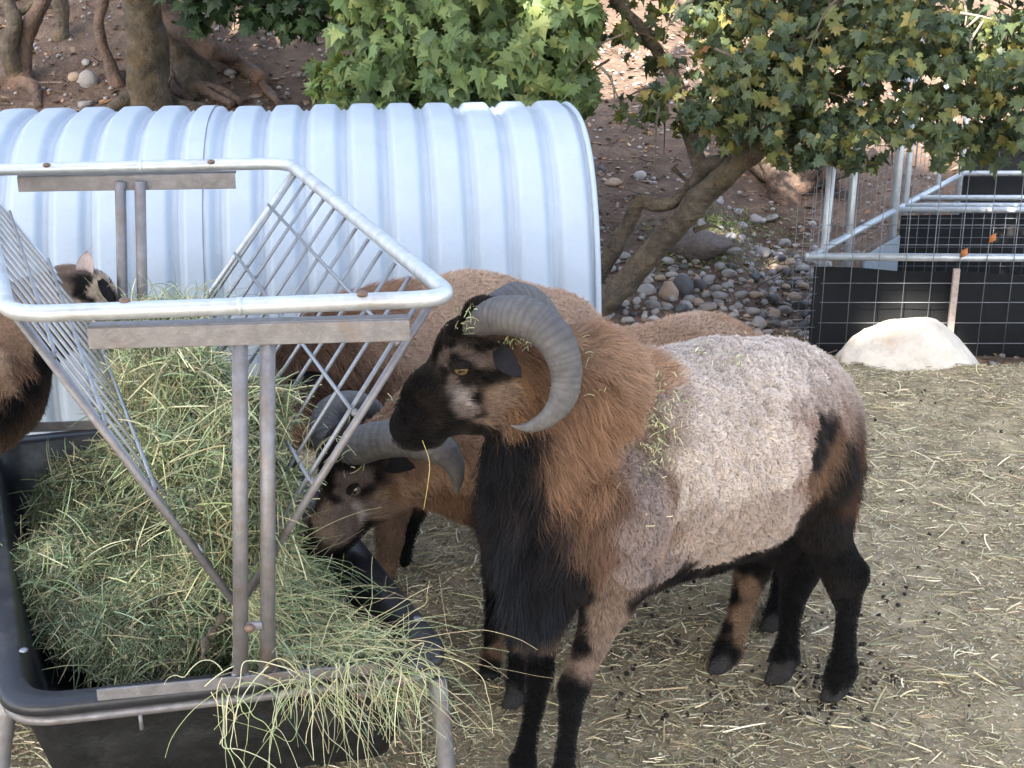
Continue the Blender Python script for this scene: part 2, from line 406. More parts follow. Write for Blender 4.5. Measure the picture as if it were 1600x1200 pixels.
def horn_mesh(C, R, rings, seed, seg=28, n=260):
    P = catmull(C, n); Rr = np.interp(np.linspace(0, 1, n), np.linspace(0, 1, len(R)), R)
    V, Fq = tube(P, Rr, seg); V = V.reshape(-1, 3)[:n * seg].reshape(n, seg, 3)
    s = np.linspace(0, 1, n) ** .9; ph = s * rings * 2 * math.pi + 2.4 * np.sin(s * 19 + seed) + 1.5 * np.sin(s * 47) + 1.0 * np.sin(s * 91 + 2)
    saw = (np.abs(np.sin(ph * .5)) ** .6 - .6)
    amp = (.030 * (1 - s) ** .7 + .004) * (.5 + .5 * np.sin(s * 31 + seed * 2) ** 2)
    ang = np.linspace(0, 2 * math.pi, seg, endpoint=False)
    sc = 1 + saw[:, None] * amp[:, None] * (.6 + .4 * np.cos(ang)[None] ** 2) + .05 * np.cos(3 * ang + 1)[None]
    V = P[:, None, :] + (V - P[:, None, :]) * sc[..., None]
    V = V.reshape(-1, 3); V += nrm(V - np.repeat(P, seg, 0)) * (fbm(V * 60, 3, seed) * .0012 + fbm(V * 24, 2, seed) * .0018)[:, None]
    base = np.array([.070, .067, .070]); dark = np.array([.022, .02, .02]); pale = np.array([.145, .135, .128])
    nz = (fbm(V * 12, 5, seed + 3)[:, None] * .9 + .5).clip(0, 1); dk = np.clip(.35 - saw, 0, 1)[:, None].repeat(seg, 0).reshape(-1, 1) * (1 - np.repeat(s, seg)[:, None]) * .8
    c = base * (1 - nz * .6) + pale * nz * .6; c = c * (1 - dk) + dark * dk
    c = np.where(np.repeat(s, seg)[:, None] > .93, c * .6 + pale * .4, c)
    return V, Fq, c
def eye_parts(p, n, fwd, r, parent, iris=(.11, .07, .03), lid=(.012, .010, .010)):
    """eyeball with a horizontal slot pupil, and a dark rim with upper lid"""
    n = nrm(n); fwd = nrm(fwd - n * np.dot(fwd, n)); up = np.cross(n, fwd); up = up if up[2] > 0 else -up
    V, Fq = ico(4); x, y, z = V @ np.eye(3)[0], V @ np.eye(3)[1], V @ np.eye(3)[2]
    rr = np.sqrt(x * x + y * y); c = np.tile(np.array([.02, .013, .01]), (len(V), 1))
    ir = (rr < .74) & (z > 0); c[ir] = np.array(iris) * (.75 + .5 * np.clip(rr[ir, None] / .62, 0, 1))
    pu = (z > 0) & (np.abs(x) < .38) & (np.abs(y) < .14); c[pu] = (.003, .003, .003)
    Wv = p - n * r * .45 + r * (V[:, :1] * fwd + V[:, 1:2] * up + V[:, 2:] * n)
    eo = part('eye', Wv, Fq, m_eye, parent, cols=c)
    a = np.linspace(0, 2 * math.pi, 40, endpoint=False)
    L = p - n * r * .02 + fwd * (np.cos(a) * r * 1.12)[:, None] + up * (np.sin(a) * r * .50 + r * .10 * np.cos(a))[:, None]
    L = L - n * ((np.cos(a) ** 2) * r * .5)[:, None]
    V2, F2 = tube(L, r * (.16 + .46 * np.clip(np.sin(a), 0, 1)), 8, closed=True)
    part('eyelid', V2, F2, m_wool, eo, cols=np.tile(np.array(lid), (len(V2), 1)))

def build_animal(root, prims, controls, res, spine, head_c, head_dir, n_fur, cuts=(), relief=None, back_dir=None, seed=0, furscale=1.0):
    """prims: (u,v,Y,r, u,v,Y,r, blend, flatten) in photo units at distance Y; controls: (u,v,coat[,'h'])"""
    pr = []
    for q in prims:
        a, ra = PR(*q[0:4]); b, rb = PR(*q[4:8]); pr.append((a, ra, b, rb, q[8] if len(q) > 8 else .03, q[9] if len(q) > 9 else 1.0))
    lo = np.min([np.minimum(a - ra, b - rb) for a, ra, b, rb, *_ in pr], 0) - .03
    hi = np.max([np.maximum(a + ra, b + rb) for a, ra, b, rb, *_ in pr], 0) + .03
    bd = nrm(np.array([*back_dir, 0.])); hd = nrm(np.array(head_dir, float)); side_b = np.array([-bd[1], bd[0], 0]); side_h = nrm(np.array([-hd[1], hd[0], 0.]))
    Fd = Field(lo, hi, res)
    for a, ra, b, rb, k, sy in pr: Fd.cap(a, ra, b, rb, k, sy, side_h)
    for q in cuts:
        a, ra = PR(*q[0:4]); b, rb = PR(*q[4:8]); Fd.cap(a, ra, b, rb, .006, 1.0, None, True)
    V, Fs = Fd.mesh(); a = V[Fs[:, 0]]
    vol = np.einsum('ij,ij->i', a, np.cross(V[Fs[:, 1]], V[Fs[:, 2]])).sum()
    if vol < 0: Fs = Fs[:, ::-1].copy()
    N, _ = vnormals(V, Fs)
    bvh = BVHTree.FromPolygons(V.tolist(), Fs.tolist())
    spine = np.array(spine, float); head_c = np.array(head_c, float)
    def surf(u, v):
        h = bvh.ray_cast(Vector((0, 0, CAM_H)), Vector(ray(u, v)).normalized())
        if h[0] is None:
            p = None; best = 9
            for Yt in np.arange(2.0, 3.8, .1):
                q = bvh.find_nearest(Vector(PY(u, v, Yt)))
                if q[0] is not None and q[3] < best: best = q[3]; p = (np.array(q[0]), np.array(q[1]))
            return p
        return np.array(h[0]), np.array(h[1])
    CP, CV = [], []
    for c in controls:
        p, _ = surf(c[0], c[1]); k = COAT[c[2]]; hh = len(c) > 3
        fl = {'head': -hd * 1.0 + np.array([0, 0, -.15]), 'ruff': bd * .75 + np.array([0, 0, -.75]), 'down': np.array([0, 0, -1.]) + bd * .25,
              'back': bd + np.array([0, 0, -.35])}[k[4]]
        vec = [*k[0], k[1], k[2], k[3], *nrm(fl), k[5]]
        CP.append(p); CV.append(vec)
        sd, cc = (side_h, head_c) if hh else (side_b, spine)
        CP.append(p - 2 * np.dot(p - cc, sd) * sd); CV.append(vec)
    CP, CV = np.array(CP), np.array(CV)
    def coat(P, sharp=2.4, warp=.012):
        Q = P + np.stack([fbm(P * 22, 3, seed + 1), fbm(P * 22, 3, seed + 2), fbm(P * 22, 3, seed + 3)], 1) * warp * 2.2
        out = np.empty((len(Q), CV.shape[1]))
        for s_ in range(0, len(Q), 20000):
            d2 = ((Q[s_:s_ + 20000, None, :] - CP[None]) ** 2).sum(-1) + 2e-5
            w = d2 ** -sharp; w /= w.sum(1, keepdims=True); out[s_:s_ + 20000] = w @ CV
        return out
    A = coat(V)
    if relief is not None: V = V + N * relief(V, A)[:, None]; N, _ = vnormals(V, Fs)
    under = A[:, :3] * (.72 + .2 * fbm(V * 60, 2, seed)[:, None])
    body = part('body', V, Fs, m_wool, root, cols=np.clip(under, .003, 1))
    # coat of hair
    tri = np.vstack([Fs[:, [0, 1, 2]], Fs[:, [0, 2, 3]]]); a, b, c = V[tri[:, 0]], V[tri[:, 1]], V[tri[:, 2]]
    cr = np.cross(b - a, c - a); ar = np.linalg.norm(cr, axis=1) * .5; fn = nrm(cr); cen = (a + b + c) / 3
    cvec = nrm(np.array([0, 0, CAM_H]) - cen); face = (fn * cvec).sum(1)
    wgt = ar * np.where(face > -.25, 1.0, .3)
    t_ = RNG.choice(len(tri), n_fur, p=wgt / wgt.sum()); u = RNG.random((n_fur, 1)); w = RNG.random((n_fur, 1)); fl = (u + w) > 1
    u = np.where(fl, 1 - u, u); w = np.where(fl, 1 - w, w)
    P = a[t_] + u * (b - a)[t_] + w * (c - a)[t_]; Nn = nrm(N[tri[t_, 0]] * (1 - u - w) + N[tri[t_, 1]] * u + N[tri[t_, 2]] * w)
    C = coat(P); keep = C[:, 3] > .002; P, Nn, C = P[keep], Nn[keep], C[keep]; n = len(P)
    ln, lift, curl, flow, rad = C[:, 3:4] * furscale, C[:, 4:5], C[:, 5:6], C[:, 6:9], C[:, 9:10]
    ft = flow - Nn * (flow * Nn).sum(1, keepdims=True); ft = nrm(ft + .15 * np.stack([vnoise(P * 9, 31 + q) for q in range(3)], 1) + RNG.normal(0, .12, (n, 3)))
    cell = np.clip(ln * .55, .008, .022); I = np.floor(P / cell + vnoise(P * 40, 9)[:, None] * .5).astype(np.int64)
    H = np.stack([hash3(I[:, 0], I[:, 1], I[:, 2], q) for q in range(4)], 1)
    d0 = nrm(ft * (1 - lift) + Nn * lift + (H[:, :3] - .5) * curl * .9 + RNG.normal(0, .10, (n, 3)))
    cc_ = (I + .5) * cell; L = ln * (.65 + .55 * RNG.random((n, 1)) + .25 * (H[:, 3:4] - .5))
    K = 5; pts = np.empty((n, K, 3)); grav = np.array([0, 0, -1.]) * np.clip(ln / .04, 0, 1.6) * .55
    side = nrm(np.cross(Nn, ft)); cr1 = (H[:, :1] - .5) * 2
    for k in range(K):
        t = k / (K - 1); pull = t * t * .42
        q = P + L * (t * d0 + t * t * (ft * .25 + grav) ) + side * curl * L * .28 * np.sin(t * 4.5 + cr1 * 3)
        tip = cc_ + d0 * L * t; q = q * (1 - pull * np.minimum(1, curl + .4)) + tip * pull * np.minimum(1, curl + .4)
        # keep hair outside the skin
        hgt = ((q - P) * Nn).sum(1, keepdims=True); q = q + Nn * np.maximum(0, .0012 * (1 + k) - hgt)
        pts[:, k] = q
    pts[:, 0] = P - Nn * .0015
    curl = curl * np.clip((lift - .35) / .2, 0, 1)
    br = (.62 + .55 * RNG.random((n, 1)) * (1 - .5 * curl) + .14 * curl + .45 * (H[:, 3:4] - .5) * (1 - .7 * curl) + .22 * fbm(P * 14, 3, seed + 8)[:, None])
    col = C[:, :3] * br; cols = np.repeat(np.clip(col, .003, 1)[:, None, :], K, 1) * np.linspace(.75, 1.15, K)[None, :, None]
    taper = np.array([1, 1, .85, .6, .25])
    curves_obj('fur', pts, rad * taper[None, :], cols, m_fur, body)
    return surf, coat, side_h, side_b
def col_part(name, VF, col, root, mat=None, jit=.15):
    V, Fq = VF; c = np.tile(np.array(col), (len(V), 1)) * (1 + jit * fbm(V * 40, 3, 4)[:, None])
    return part(name, V, Fq, mat or m_wool, root, cols=np.clip(c, .002, 1))
def hairs_on(name, base, dirs, L, n, col, root, r=.0004, spread=.15):
    """n hairs starting at random points of the polyline base"""
    t = RNG.random(n) * (len(base) - 1); i = t.astype(int); f = (t - i)[:, None]; base = np.asarray(base); P = base[i] * (1 - f) + base[np.minimum(i + 1, len(base) - 1)] * f
    P = P + RNG.normal(0, .004, (n, 3)); d = nrm(np.asarray(dirs) + RNG.normal(0, spread, (n, 3))); ll = L * (.5 + .7 * RNG.random((n, 1))); K = 5
    pts = np.stack([P + ll * (k / 4) * d + np.array([0, 0, -1]) * ll * (k / 4) ** 2 * .4 for k in range(K)], 1)
    c = np.clip(np.array(col) * (.6 + .8 * RNG.random((n, 1))), .003, 1)
    return curves_obj(name, pts, r * np.array([1, 1, .8, .6, .2])[None], c, m_fur, root)
# ------------------------------------------------------------ the corrugated metal shelter
hut = thing('metal_shelter', 'long low white corrugated metal animal shelter with rounded roof behind the feeder', 'shelter', (-.8, 4.75, 0))
HA = math.radians(6); hx = np.array([math.cos(HA), math.sin(HA), 0]); hy = np.array([-math.sin(HA), math.cos(HA), 0])
HR, HH = .60, .90
cr_ = PY(893, 176, 4.78); HH = cr_[2] - .0; h0 = np.array([cr_[0], cr_[1], 0]) - hx * 0    # right end of the ridge
def hutpt(s, x, off):
    """s from 0 (near base) to 1 (far base) over the arch, x metres left of the right end"""
    a = math.pi * s; c, q = math.cos(a), math.sin(a); e = .72
    py = -HR * math.copysign(abs(c) ** e, c); pz = HH * abs(q) ** e
    n = np.array([-math.copysign(abs(c) ** (2 - e), c) / HR, abs(q) ** (2 - e) / HH]); n /= np.linalg.norm(n) + 1e-9
    return h0 - hx * x + hy * (py + n[0] * off) + np.array([0, 0, pz + n[1] * off])
PITCHR = .1245
def corr(x):
    t = (x / PITCHR) % 1.0; a = abs(t - .5) * 2                   # 0 mid crest .. 1 mid valley
    return .021 * (1 - sstep(np.array(a), .50, .88)) + .003 * math.cos(a * 1.5) + .008 * math.exp(-((a - 1) / .07) ** 2)
def hut_sheet(x0, x1, lift=0.0):
    xs = np.arange(x0, x1 + 1e-6, PITCHR / 20); ss = np.linspace(0, 1, 73); V = []
    for x in xs:
        o = float(corr(x)) + lift
        for k, s in enumerate(ss): V.append(hutpt(s, x, o + .0012 * math.sin(k * 1.3 + x * 9)))
    n, m = len(xs), len(ss); i = np.arange(n - 1)[:, None] * m; j = np.arange(m - 1)[None]
    F1 = np.stack([i + j, i + m + j, i + m + j + 1, i + j + 1], -1).reshape(-1, 4)
    V = np.array(V); Nn, _ = vnormals(V, F1); V2 = V - Nn * .0015
    if np.dot(Nn[m // 2], [0, 0, 1]) < 0: V2 = V + Nn * .0015
    return np.vstack([V, V2]), np.vstack([F1, F1[:, ::-1] + n * m])
V, Fq = hut_sheet(.0, 1.175); part('roof_sheet', V, Fq, m_hut, hut)
V, Fq = hut_sheet(1.165, 2.9, .0025); part('roof_sheet', V, Fq, m_hut, hut)
V, Fq = tube(np.array([hutpt(s, 1.1655, float(corr(1.1655)) + .0035) for s in np.linspace(0, 1, 90)]), .0009, 5); part('seam', V, Fq, m_bar, hut)
P = np.array([hutpt(s, -.004, .012) for s in np.linspace(0, 1, 60)]); V, Fq = tube(P, .009, 8); part('edge_trim', V, Fq, m_hut, hut)
# dirt wall inside is left open: both ends of the arch stay open, as such shelters are

# ------------------------------------------------------------ hay feeder: tub, stand, V rack
fd = thing('hay_feeder', 'galvanised hay rack feeder with black rubber tub full of green hay', 'hay feeder', (-.7, 2.6, 0))
zr, zt_ = .98, .352
def rounded(poly, r, n=8):
    out = []
    m = len(poly)
    for i in range(m):
        p, a, b = np.array(poly[i]), np.array(poly[i - 1]), np.array(poly[(i + 1) % m]); da, db = nrm(a - p), nrm(b - p)
        for t in np.linspace(0, 1, n):
            out.append((1 - t) ** 2 * (p + da * r) + 2 * t * (1 - t) * p + t * t * (p + db * r))
    return np.array(out)
rNL, rNR, rFR, rFL = PZ(12, 492, zr), PZ(710, 466, zr), PZ(452, 255, zr), PZ(-36, 266, zr)
rim = rounded([rNL, rNR, rFR, rFL], .062); V, Fq = tube(rim, .0135, 16, closed=True, rough=.04); rail_o = part('top_rail', V, Fq, m_galv, fd)
for a, b, q in ((rNL, rNR, .51), (rFL, rFR, .52)):          # sleeve joints of the rail
    c = a * (1 - q) + b * q; d = nrm(b - a); V, Fq = tube([c - d * .004, c + d * .004], .0146, 16); part('weld', V, Fq, m_galv, fd)
def bar_under(u0, v0, u1, v1, z, name):
    a, b = PZ(u0, v0, z), PZ(u1, v1, z); V1 = bevbox(a, b, .017, .0022, .001); up = np.array([0, 0, .0165]); d = nrm(b - a); sd = nrm(np.cross(d, [0, 0, 1]))
    V2 = bevbox(a + up - sd * .0145, b + up - sd * .0145, .002, .012, .0008)
    part(name, *V1, m_bar, fd, smooth=False); part(name, *V2, m_bar, fd, smooth=False); return a, b
na, nb = bar_under(138, 529, 640, 516, .938, 'end_bar')
fa, fb = bar_under(28, 288, 368, 283, .945, 'end_bar')
ta, tb = PZ(152, 1086, .365), PZ(590, 1044, .365)
V, Fq = bevbox(ta, tb, .010, .0025, .001); part('tub_bar', V, Fq, m_bar, fd, smooth=False)
d = nrm(tb - ta); sd = nrm(np.cross(d, [0, 0, 1])); V, Fq = bevbox(ta - sd * .016 - [0, 0, .008], tb - sd * .016 - [0, 0, .008], .002, .014, .0008); part('tub_bar', V, Fq, m_bar, fd, smooth=False)
def at_y(a, b, t): return a * (1 - t) + b * t
for u, tt in ((369, .463), (412, .549)):
    top = at_y(na, nb, tt) + [0, 0, -.010]; q = (u + 1 - 152) / (590 - 152); bot = at_y(ta, tb, q) + [0, .0, .004]
    V, Fq = tube([top + [0, .012, .01], bot + [0, .012, -.01]], .0125, 16, rough=.05, rfreq=30); V[:, 0] += 0; part('post', V, Fq, m_bar, fd)
    V, Fq = tube([bot + [0, .012, -.003], bot + [0, .012, .006]], .0150, 16, rough=.3, rfreq=120); part('weld', V, Fq, m_bar, fd)
fta, ftb = PZ(40, 668, .362), PZ(260, 660, .362)
V, Fq = bevbox(fta, ftb, .012, .0025, .001); part('tub_bar', V, Fq, m_bar, fd, smooth=False)
for u, tt in ((191, .475), (222, .565)):
    top = at_y(fa, fb, tt); bot = PY(u + 6, 660, top[1]); bot[2] = .36
    V, Fq = tube([top + [0, -.012, .005], bot + [0, -.012, 0]], .0125, 14, rough=.05, rfreq=30); part('post', V, Fq, m_bar, fd)
# bolts
for u, v in ((195, 470), (566, 459)):
    c = PZ(u, v, zr + .014); V, Fq = ico(2); part('bolt', c + V * [.009, .009, .0055], Fq, m_bolt, rail_o)
for u, v in ((73, 258), (330, 253)):
    c = PZ(u, v, zr + .014); V, Fq = ico(2); part('bolt', c + V * [.009, .009, .0055], Fq, m_bolt, rail_o)
pm_ = PY(391, 978, 2.06); V, Fq = bevbox(pm_ + [-.02, .0, 0], pm_ + [.02, .0, 0], .008, .004); part('bracket', V, Fq, m_bar, fd)
V, Fq = ico(2); part('bolt', pm_ + [0, -.008, 0] + V * [.009, .007, .008], Fq, m_bolt, fd)
# V grids: rods run from the long rails down to the keel, wires cross them
keelN = np.array([*(PY(372, 945, 2.10)[:2]), .47]); keelF = keelN + nrm(rFR - rNR) * .98 * np.linalg.norm(rFR - rNR); keelF[2] = .47
def grid(railN, railF, nrod, off):
    a0, a1 = railN, railF; sid = nrm(np.cross(railF - railN, keelN - railN))
    for k in range(nrod):
        t = .035 + .93 * k / (nrod - 1); p = a0 * (1 - t) + a1 * t; q = keelN * (1 - t) + keelF * t
        p = p - [0, 0, .008]; V, Fq = tube([p, q], .0036 if 0 < k < nrod - 1 else .0042, 6); part('rod', V, Fq, m_wire, fd)
    for s in (.16, .38, .60, .82):
        p = (a0 * .98 + a1 * .02) * (1 - s) + keelN * s + sid * off; q = (a0 * .03 + a1 * .97) * (1 - s) + keelF * s + sid * off
        V, Fq = tube([p, q], .0034, 6); part('cross_wire', V, Fq, m_wire, fd)
    p, q = a0 - [0, 0, .012], keelN * 1.0; dd = nrm(a1 - a0) * -.004        # end frame bar
    V, Fq = tube([p + dd, q + dd], .0068, 10); part('frame_bar', V, Fq, m_bar, fd)
    p, q = a1 - [0, 0, .012], keelF; V, Fq = tube([p, q], .0060, 8); part('frame_bar', V, Fq, m_galv, fd)
    for s in (.16, .38, .60):
        c = (a0 * .99 + a1 * .01) * (1 - s) + keelN * s; V, Fq = ico(1); part('weld', c + V * .0085, Fq, m_bar, fd)
g1, g2 = at_y(rNR, rFR, .035), at_y(rNR, rFR, .955); g1 = g1 - nrm(rNR - rNL) * .022
grid(g1, g2 - nrm(rNR - rNL) * .004, 12, .006)
g3, g4 = at_y(rNL, rFL, .035), at_y(rNL, rFL, .955); g3 = g3 + nrm(rNR - rNL) * .012
grid(g3, g4, 12, -.006)
V, Fq = tube([keelN, keelF], .008, 8); part('keel', V, Fq, m_galv, fd)
# tub: lofted rings
tNL, tNR, tFR, tFL = PZ(-2, 1112, zt_), PZ(716, 1030, zt_), PZ(402, 640, zt_), PZ(-42, 688, zt_)
def ring(dn, z, r=.085):
    C = (tNL + tNR + tFR + tFL) / 4; poly = []
    P4_ = [tNL, tNR, tFR, tFL]
    for i in range(4):
        p, a, b = P4_[i], P4_[i - 1], P4_[(i + 1) % 4]; da, db = nrm(a - p), nrm(b - p)
        sn = math.sqrt(max(1e-6, 1 - np.dot(da, db) ** 2)); poly.append(p + (da + db) * dn / sn)
    q = rounded(poly, max(.02, r - dn * .3), 10); q[:, 2] = z; return q
rings_out = [ring(.004, zt_ - .022), ring(0, zt_ - .018), ring(0, zt_ - .004), ring(.006, zt_), ring(.040, zt_ + .001), ring(.046, zt_ - .006), ring(.060, zt_ - .09), ring(.085, zt_ - .215)]
rings_low = [ring(.004, zt_ - .022), ring(.030, zt_ - .024), ring(.045, zt_ - .10), ring(.078, zt_ - .225)]
def loft(rs, cap=True):
    n = len(rs[0]); V = np.vstack(rs); Fq = []
    for k in range(len(rs) - 1):
        for i in range(n): Fq.append([k * n + i, k * n + (i + 1) % n, (k + 1) * n + (i + 1) % n, (k + 1) * n + i])
    if cap: Fq.append([(len(rs) - 1) * n + i for i in range(n)])
    return V, Fq
V, Fq = loft(rings_out); part('tub_rim', V, Fq, m_tub, fd)
V, Fq = loft(rings_low); part('tub_wall', V, Fq, m_tubface, fd)
V, Fq = tube(ring(.012, zt_ - .034), .0085, 10, closed=True, rough=.05); part('tub_frame', V, Fq, m_bar, fd)
for (u, v, e) in ((14, 1085, (-.05, -.03)), (684, 1062, (.02, -.02)), (395, 690, (.03, .03)), (-20, 720, (-.04, .03))):
    p = PZ(u, v, zt_ - .03); q = np.array([p[0] + e[0], p[1] + e[1], 0]); V, Fq = tube(catmull([p, (p + q) / 2 + [e[0] * .1, e[1] * .1, 0], q], 10), .0155, 14, rough=.04); part('leg', V, Fq, m_bar, fd)
p, q = PZ(627, 1075, zt_ - .03), PZ(655, 1062, .0); V, Fq = tube([PZ(560, 1085, zt_ - .035), PZ(690, 1062, zt_ - .2)], .007, 8); part('brace', V, Fq, m_bar, fd)
c = PZ(220, 1126, zt_ - .05); V, Fq = tube([c + [0, 0, .012], c - [0, 0, .016]], .0035, 8); part('bolt', V, Fq, m_bar, fd)
for u, v in ((652, 966), (37, 1016)):
    c = PZ(u, v, zt_ + .002); V, Fq = ico(2); part('rivet', c + V * [.008, .008, .003], Fq, m_wire, fd)
# hay: a core heap and the stems
hf_lo, hf_hi = PZ(-60, 1150, .1) - [.1, .1, 0], np.array([.1, 3.3, 1.0])
HF = Field([-1.45, 1.85, .15], [.05, 3.4, .95], .012)
def hcap(u, v, Y, r, u2, v2, Y2, r2, k=.05):
    a, ra = PR(u, v, Y, r); b, rb = PR(u2, v2, Y2, r2); HF.cap(a, ra, b, rb, k)
ax = nrm(rFR - rNR)
for t, r in ((.06, .045), (.25, .085), (.45, .10), (.65, .10), (.85, .075)):      # hay in the V rack
    mid = (at_y(rNR, rFR, t) + at_y(rNL, rFL, t)) / 2; kk = at_y(keelN, keelF, t)
    up = np.array([mid[0], mid[1], .60 + .045 * math.sin(t * 9)]); up = up * .9 + kk * .1; HF.cap(kk + [0, 0, .03], .03, up, r, .05)
    w = nrm(rNR - rNL); HF.cap(up - w * .07, r * .8, up + w * .02, r * .8, .05)
hcap(300, 600, 2.45, 52, 250, 585, 2.75, 60); hcap(400, 640, 2.35, 46, 385, 760, 2.2, 48); hcap(435, 760, 2.3, 26, 425, 850, 2.2, 30)
Cc = (tNL + tNR + tFR + tFL) / 4
for (u, v, z, r) in ((160, 850, .22, .06), (100, 880, .215, .05), (200, 900, .26, .07), (110, 950, .24, .05), (250, 960, .28, .06), (330, 960, .32, .06), (280, 1010, .29, .05), (190, 1000, .265, .05), (150, 985, .25, .05), (120, 985, .23, .045), (230, 1025, .28, .045), (80, 830, .20, .04), (210, 800, .23, .06),
                   (400, 900, .36, .07), (450, 960, .34, .06), (500, 980, .335, .05), (560, 1010, .33, .04), (480, 920, .36, .05), (340, 880, .36, .07), (430, 1000, .33, .045), (610, 1030, .33, .03)):
    p = PZ(u, v, z); HF.cap(p - [0, 0, .05], r, p - [0, 0, .02], r, .06)
for (u, v) in ((150, 800), (200, 900), (260, 980), (400, 940), (120, 920), (330, 800), (300, 700)):
    p = PZ(u, v, .22); HF.cap(p, .13, p + [.03, .05, 0], .13, .05)
V, Fs = HF.mesh(); vol = np.einsum('ij,ij->i', V[Fs[:, 0]], np.cross(V[Fs[:, 1]], V[Fs[:, 2]])).sum()
if vol < 0: Fs = Fs[:, ::-1].copy()
N, _ = vnormals(V, Fs); V = V - N * .012 + N * (fbm(V * 18, 3, 1) * .012)[:, None]
hay = thing('hay', 'loose heap of green and straw-coloured hay filling the rack and tub', 'hay', (-.6, 2.5, .3)); hay['kind'] = 'stuff'
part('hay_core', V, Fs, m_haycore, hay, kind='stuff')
HAYC = np.array([[.28, .33, .16], [.23, .29, .15], [.40, .39, .22], [.17, .23, .13], [.52, .46, .28], [.33, .37, .23], [.24, .31, .20], [.34, .28, .17], [.46, .45, .30], [.10, .13, .07], [.12, .16, .08]])
def stems(P, N, n, lmin, lmax, rad, tilt=.35, droop=.25, K=6, cl=HAYC, bright=1.0, prefer=None, pw=0):
    t = RNG.choice(len(P), n); p = P[t] + RNG.normal(0, .006, (n, 3)); nn = N[t]; rd = nrm(RNG.normal(0, 1, (n, 3)))
    if prefer is not None: rd = nrm(rd * (1 - pw) + np.asarray(prefer) * pw)
    tan = nrm(rd - nn * (rd * nn).sum(1, keepdims=True) * (1 - tilt) + nn * tilt * .35); L = lmin + (lmax - lmin) * RNG.random((n, 1)) ** 2
    sd = nrm(np.cross(tan, nn + .01)); b1 = RNG.normal(0, .07, (n, 1)); b2 = RNG.normal(0, .07, (n, 1)); kink = RNG.random((n, 1)) < .4; kd = nrm(RNG.normal(0, 1, (n, 3))); pts = []
    for k in range(K):
        s = k / (K - 1) - .5
        q = p + tan * L * s + sd * L * b1 * (s * s * 4 - .3) + nn * L * b2 * (.25 - s * s) + nn * .004 + np.array([0, 0, -1]) * L * droop * s * s
        q = q + kink * kd * L * np.maximum(0, s - .1) * .5; pts.append(q)
    pts = np.stack(pts, 1); c = cl[RNG.integers(0, len(cl), n)] * (.40 + 1.0 * RNG.random((n, 1)) ** 1.3 + .45 * fbm(p * 9, 2, 9)[:, None]).clip(.15, 2) * bright
    return pts, rad * (.6 + .9 * RNG.random((n, 1))) * np.array([.8, 1, 1, 1, .9, .5])[None, :K], c
tri = V[Fs].mean(1); Nf = N[Fs[:, 0]]; ok = (tri[:, 2] > .20) & (Nf[:, 2] > -.6); SP, SN = tri[ok], Nf[ok]
a = stems(SP, SN, 62000, .012, .11, .0006, droop=.15); b = stems(SP + SN * .008, SN, 6500, .05, .22, .0009, tilt=.5, droop=.4, bright=1.35, cl=HAYC[:9])
ch = stems(SP + SN * .003, SN, 34000, .006, .022, .0017, tilt=.6, droop=.1, cl=HAYC * .9 + .02)
curves_obj('hay_stem', np.vstack([a[0], b[0], ch[0]]), np.vstack([a[1], b[1], ch[1]]), np.vstack([a[2], b[2], ch[2]]), m_hay, hay)
# long stems pouring over the near right edge of the tub
def arc(n, P0, d0, L, rad, cl, spread=.25, droop=.9, K=9, bright=1.2):
    i = RNG.integers(0, len(P0), n); p = np.array(P0)[i] + RNG.normal(0, .02, (n, 3)) * [1, 1, .5]; d = nrm(np.array(d0)[i] + RNG.normal(0, spread, (n, 3))); l = L[0] + (L[1] - L[0]) * RNG.random((n, 1)); pts = []; droop = droop * (.25 + 1.5 * RNG.random((n, 1)))
    kp = RNG.integers(3, 7, (n, 1)); kd = RNG.normal(0, .5, (n, 3)); q = p.copy(); dd = d.copy()
    for k in range(K):
        pts.append(q.copy()); dd = nrm(dd + np.array([0, 0, -1]) * droop / K * (1 + k * .25) + RNG.normal(0, .09, (n, 3)) + (kp == k) * kd * 1.6 * (RNG.random((n, 1)) < .5)); q = q + dd * l / K
    pts = np.stack(pts, 1); c = cl[RNG.integers(0, len(cl), n)] * (.7 + .7 * RNG.random((n, 1))) * bright; tp = np.linspace(1, .5, K)[None]
    return pts, rad * (.7 + .7 * RNG.random((n, 1))) * tp, c
P0 = [PZ(u, v, z) for u, v, z in ((430, 880, .42), (470, 930, .39), (450, 980, .36), (520, 990, .37), (400, 960, .38), (560, 1000, .36), (480, 1010, .36), (440, 1020, .37), (380, 940, .40), (600, 1020, .36), (500, 1030, .365))]
D0 = [np.array([.85, -.33, -.20])] * len(P0)
a = arc(430, P0, D0, (.05, .31), .00065, HAYC[[0, 1, 2, 4, 5, 6, 7, 8]], .42, .34, bright=1.0)
b = arc(80, [PZ(u, v, .375) for u, v in ((440, 1060), (520, 1050), (350, 1075), (560, 1045), (620, 1040), (480, 1055), (650, 1030), (600, 1040))], [np.array([.15, -.8, .1])] * 8, (.06, .24), .0009, HAYC[[0, 2, 4, 8]], .6, 1.9, bright=1.0)
c_ = arc(60, [PZ(u, v, .62) for u, v in ((200, 640), (300, 560), (440, 640), (470, 700), (330, 560))], [np.array([.1, -.3, .9])] * 5, (.06, .2), .0008, HAYC[[2, 4, 8]], .6, 1.2)
d_ = arc(60, P0[3:], [np.array([.6, -.6, .35])] * 8, (.08, .26), .0007, HAYC[[1, 2, 5, 8]], .5, .9, bright=1.0)
for q in (a, b, c_, d_): curves_obj('long_stem', q[0], q[1], q[2], m_hay, hay)
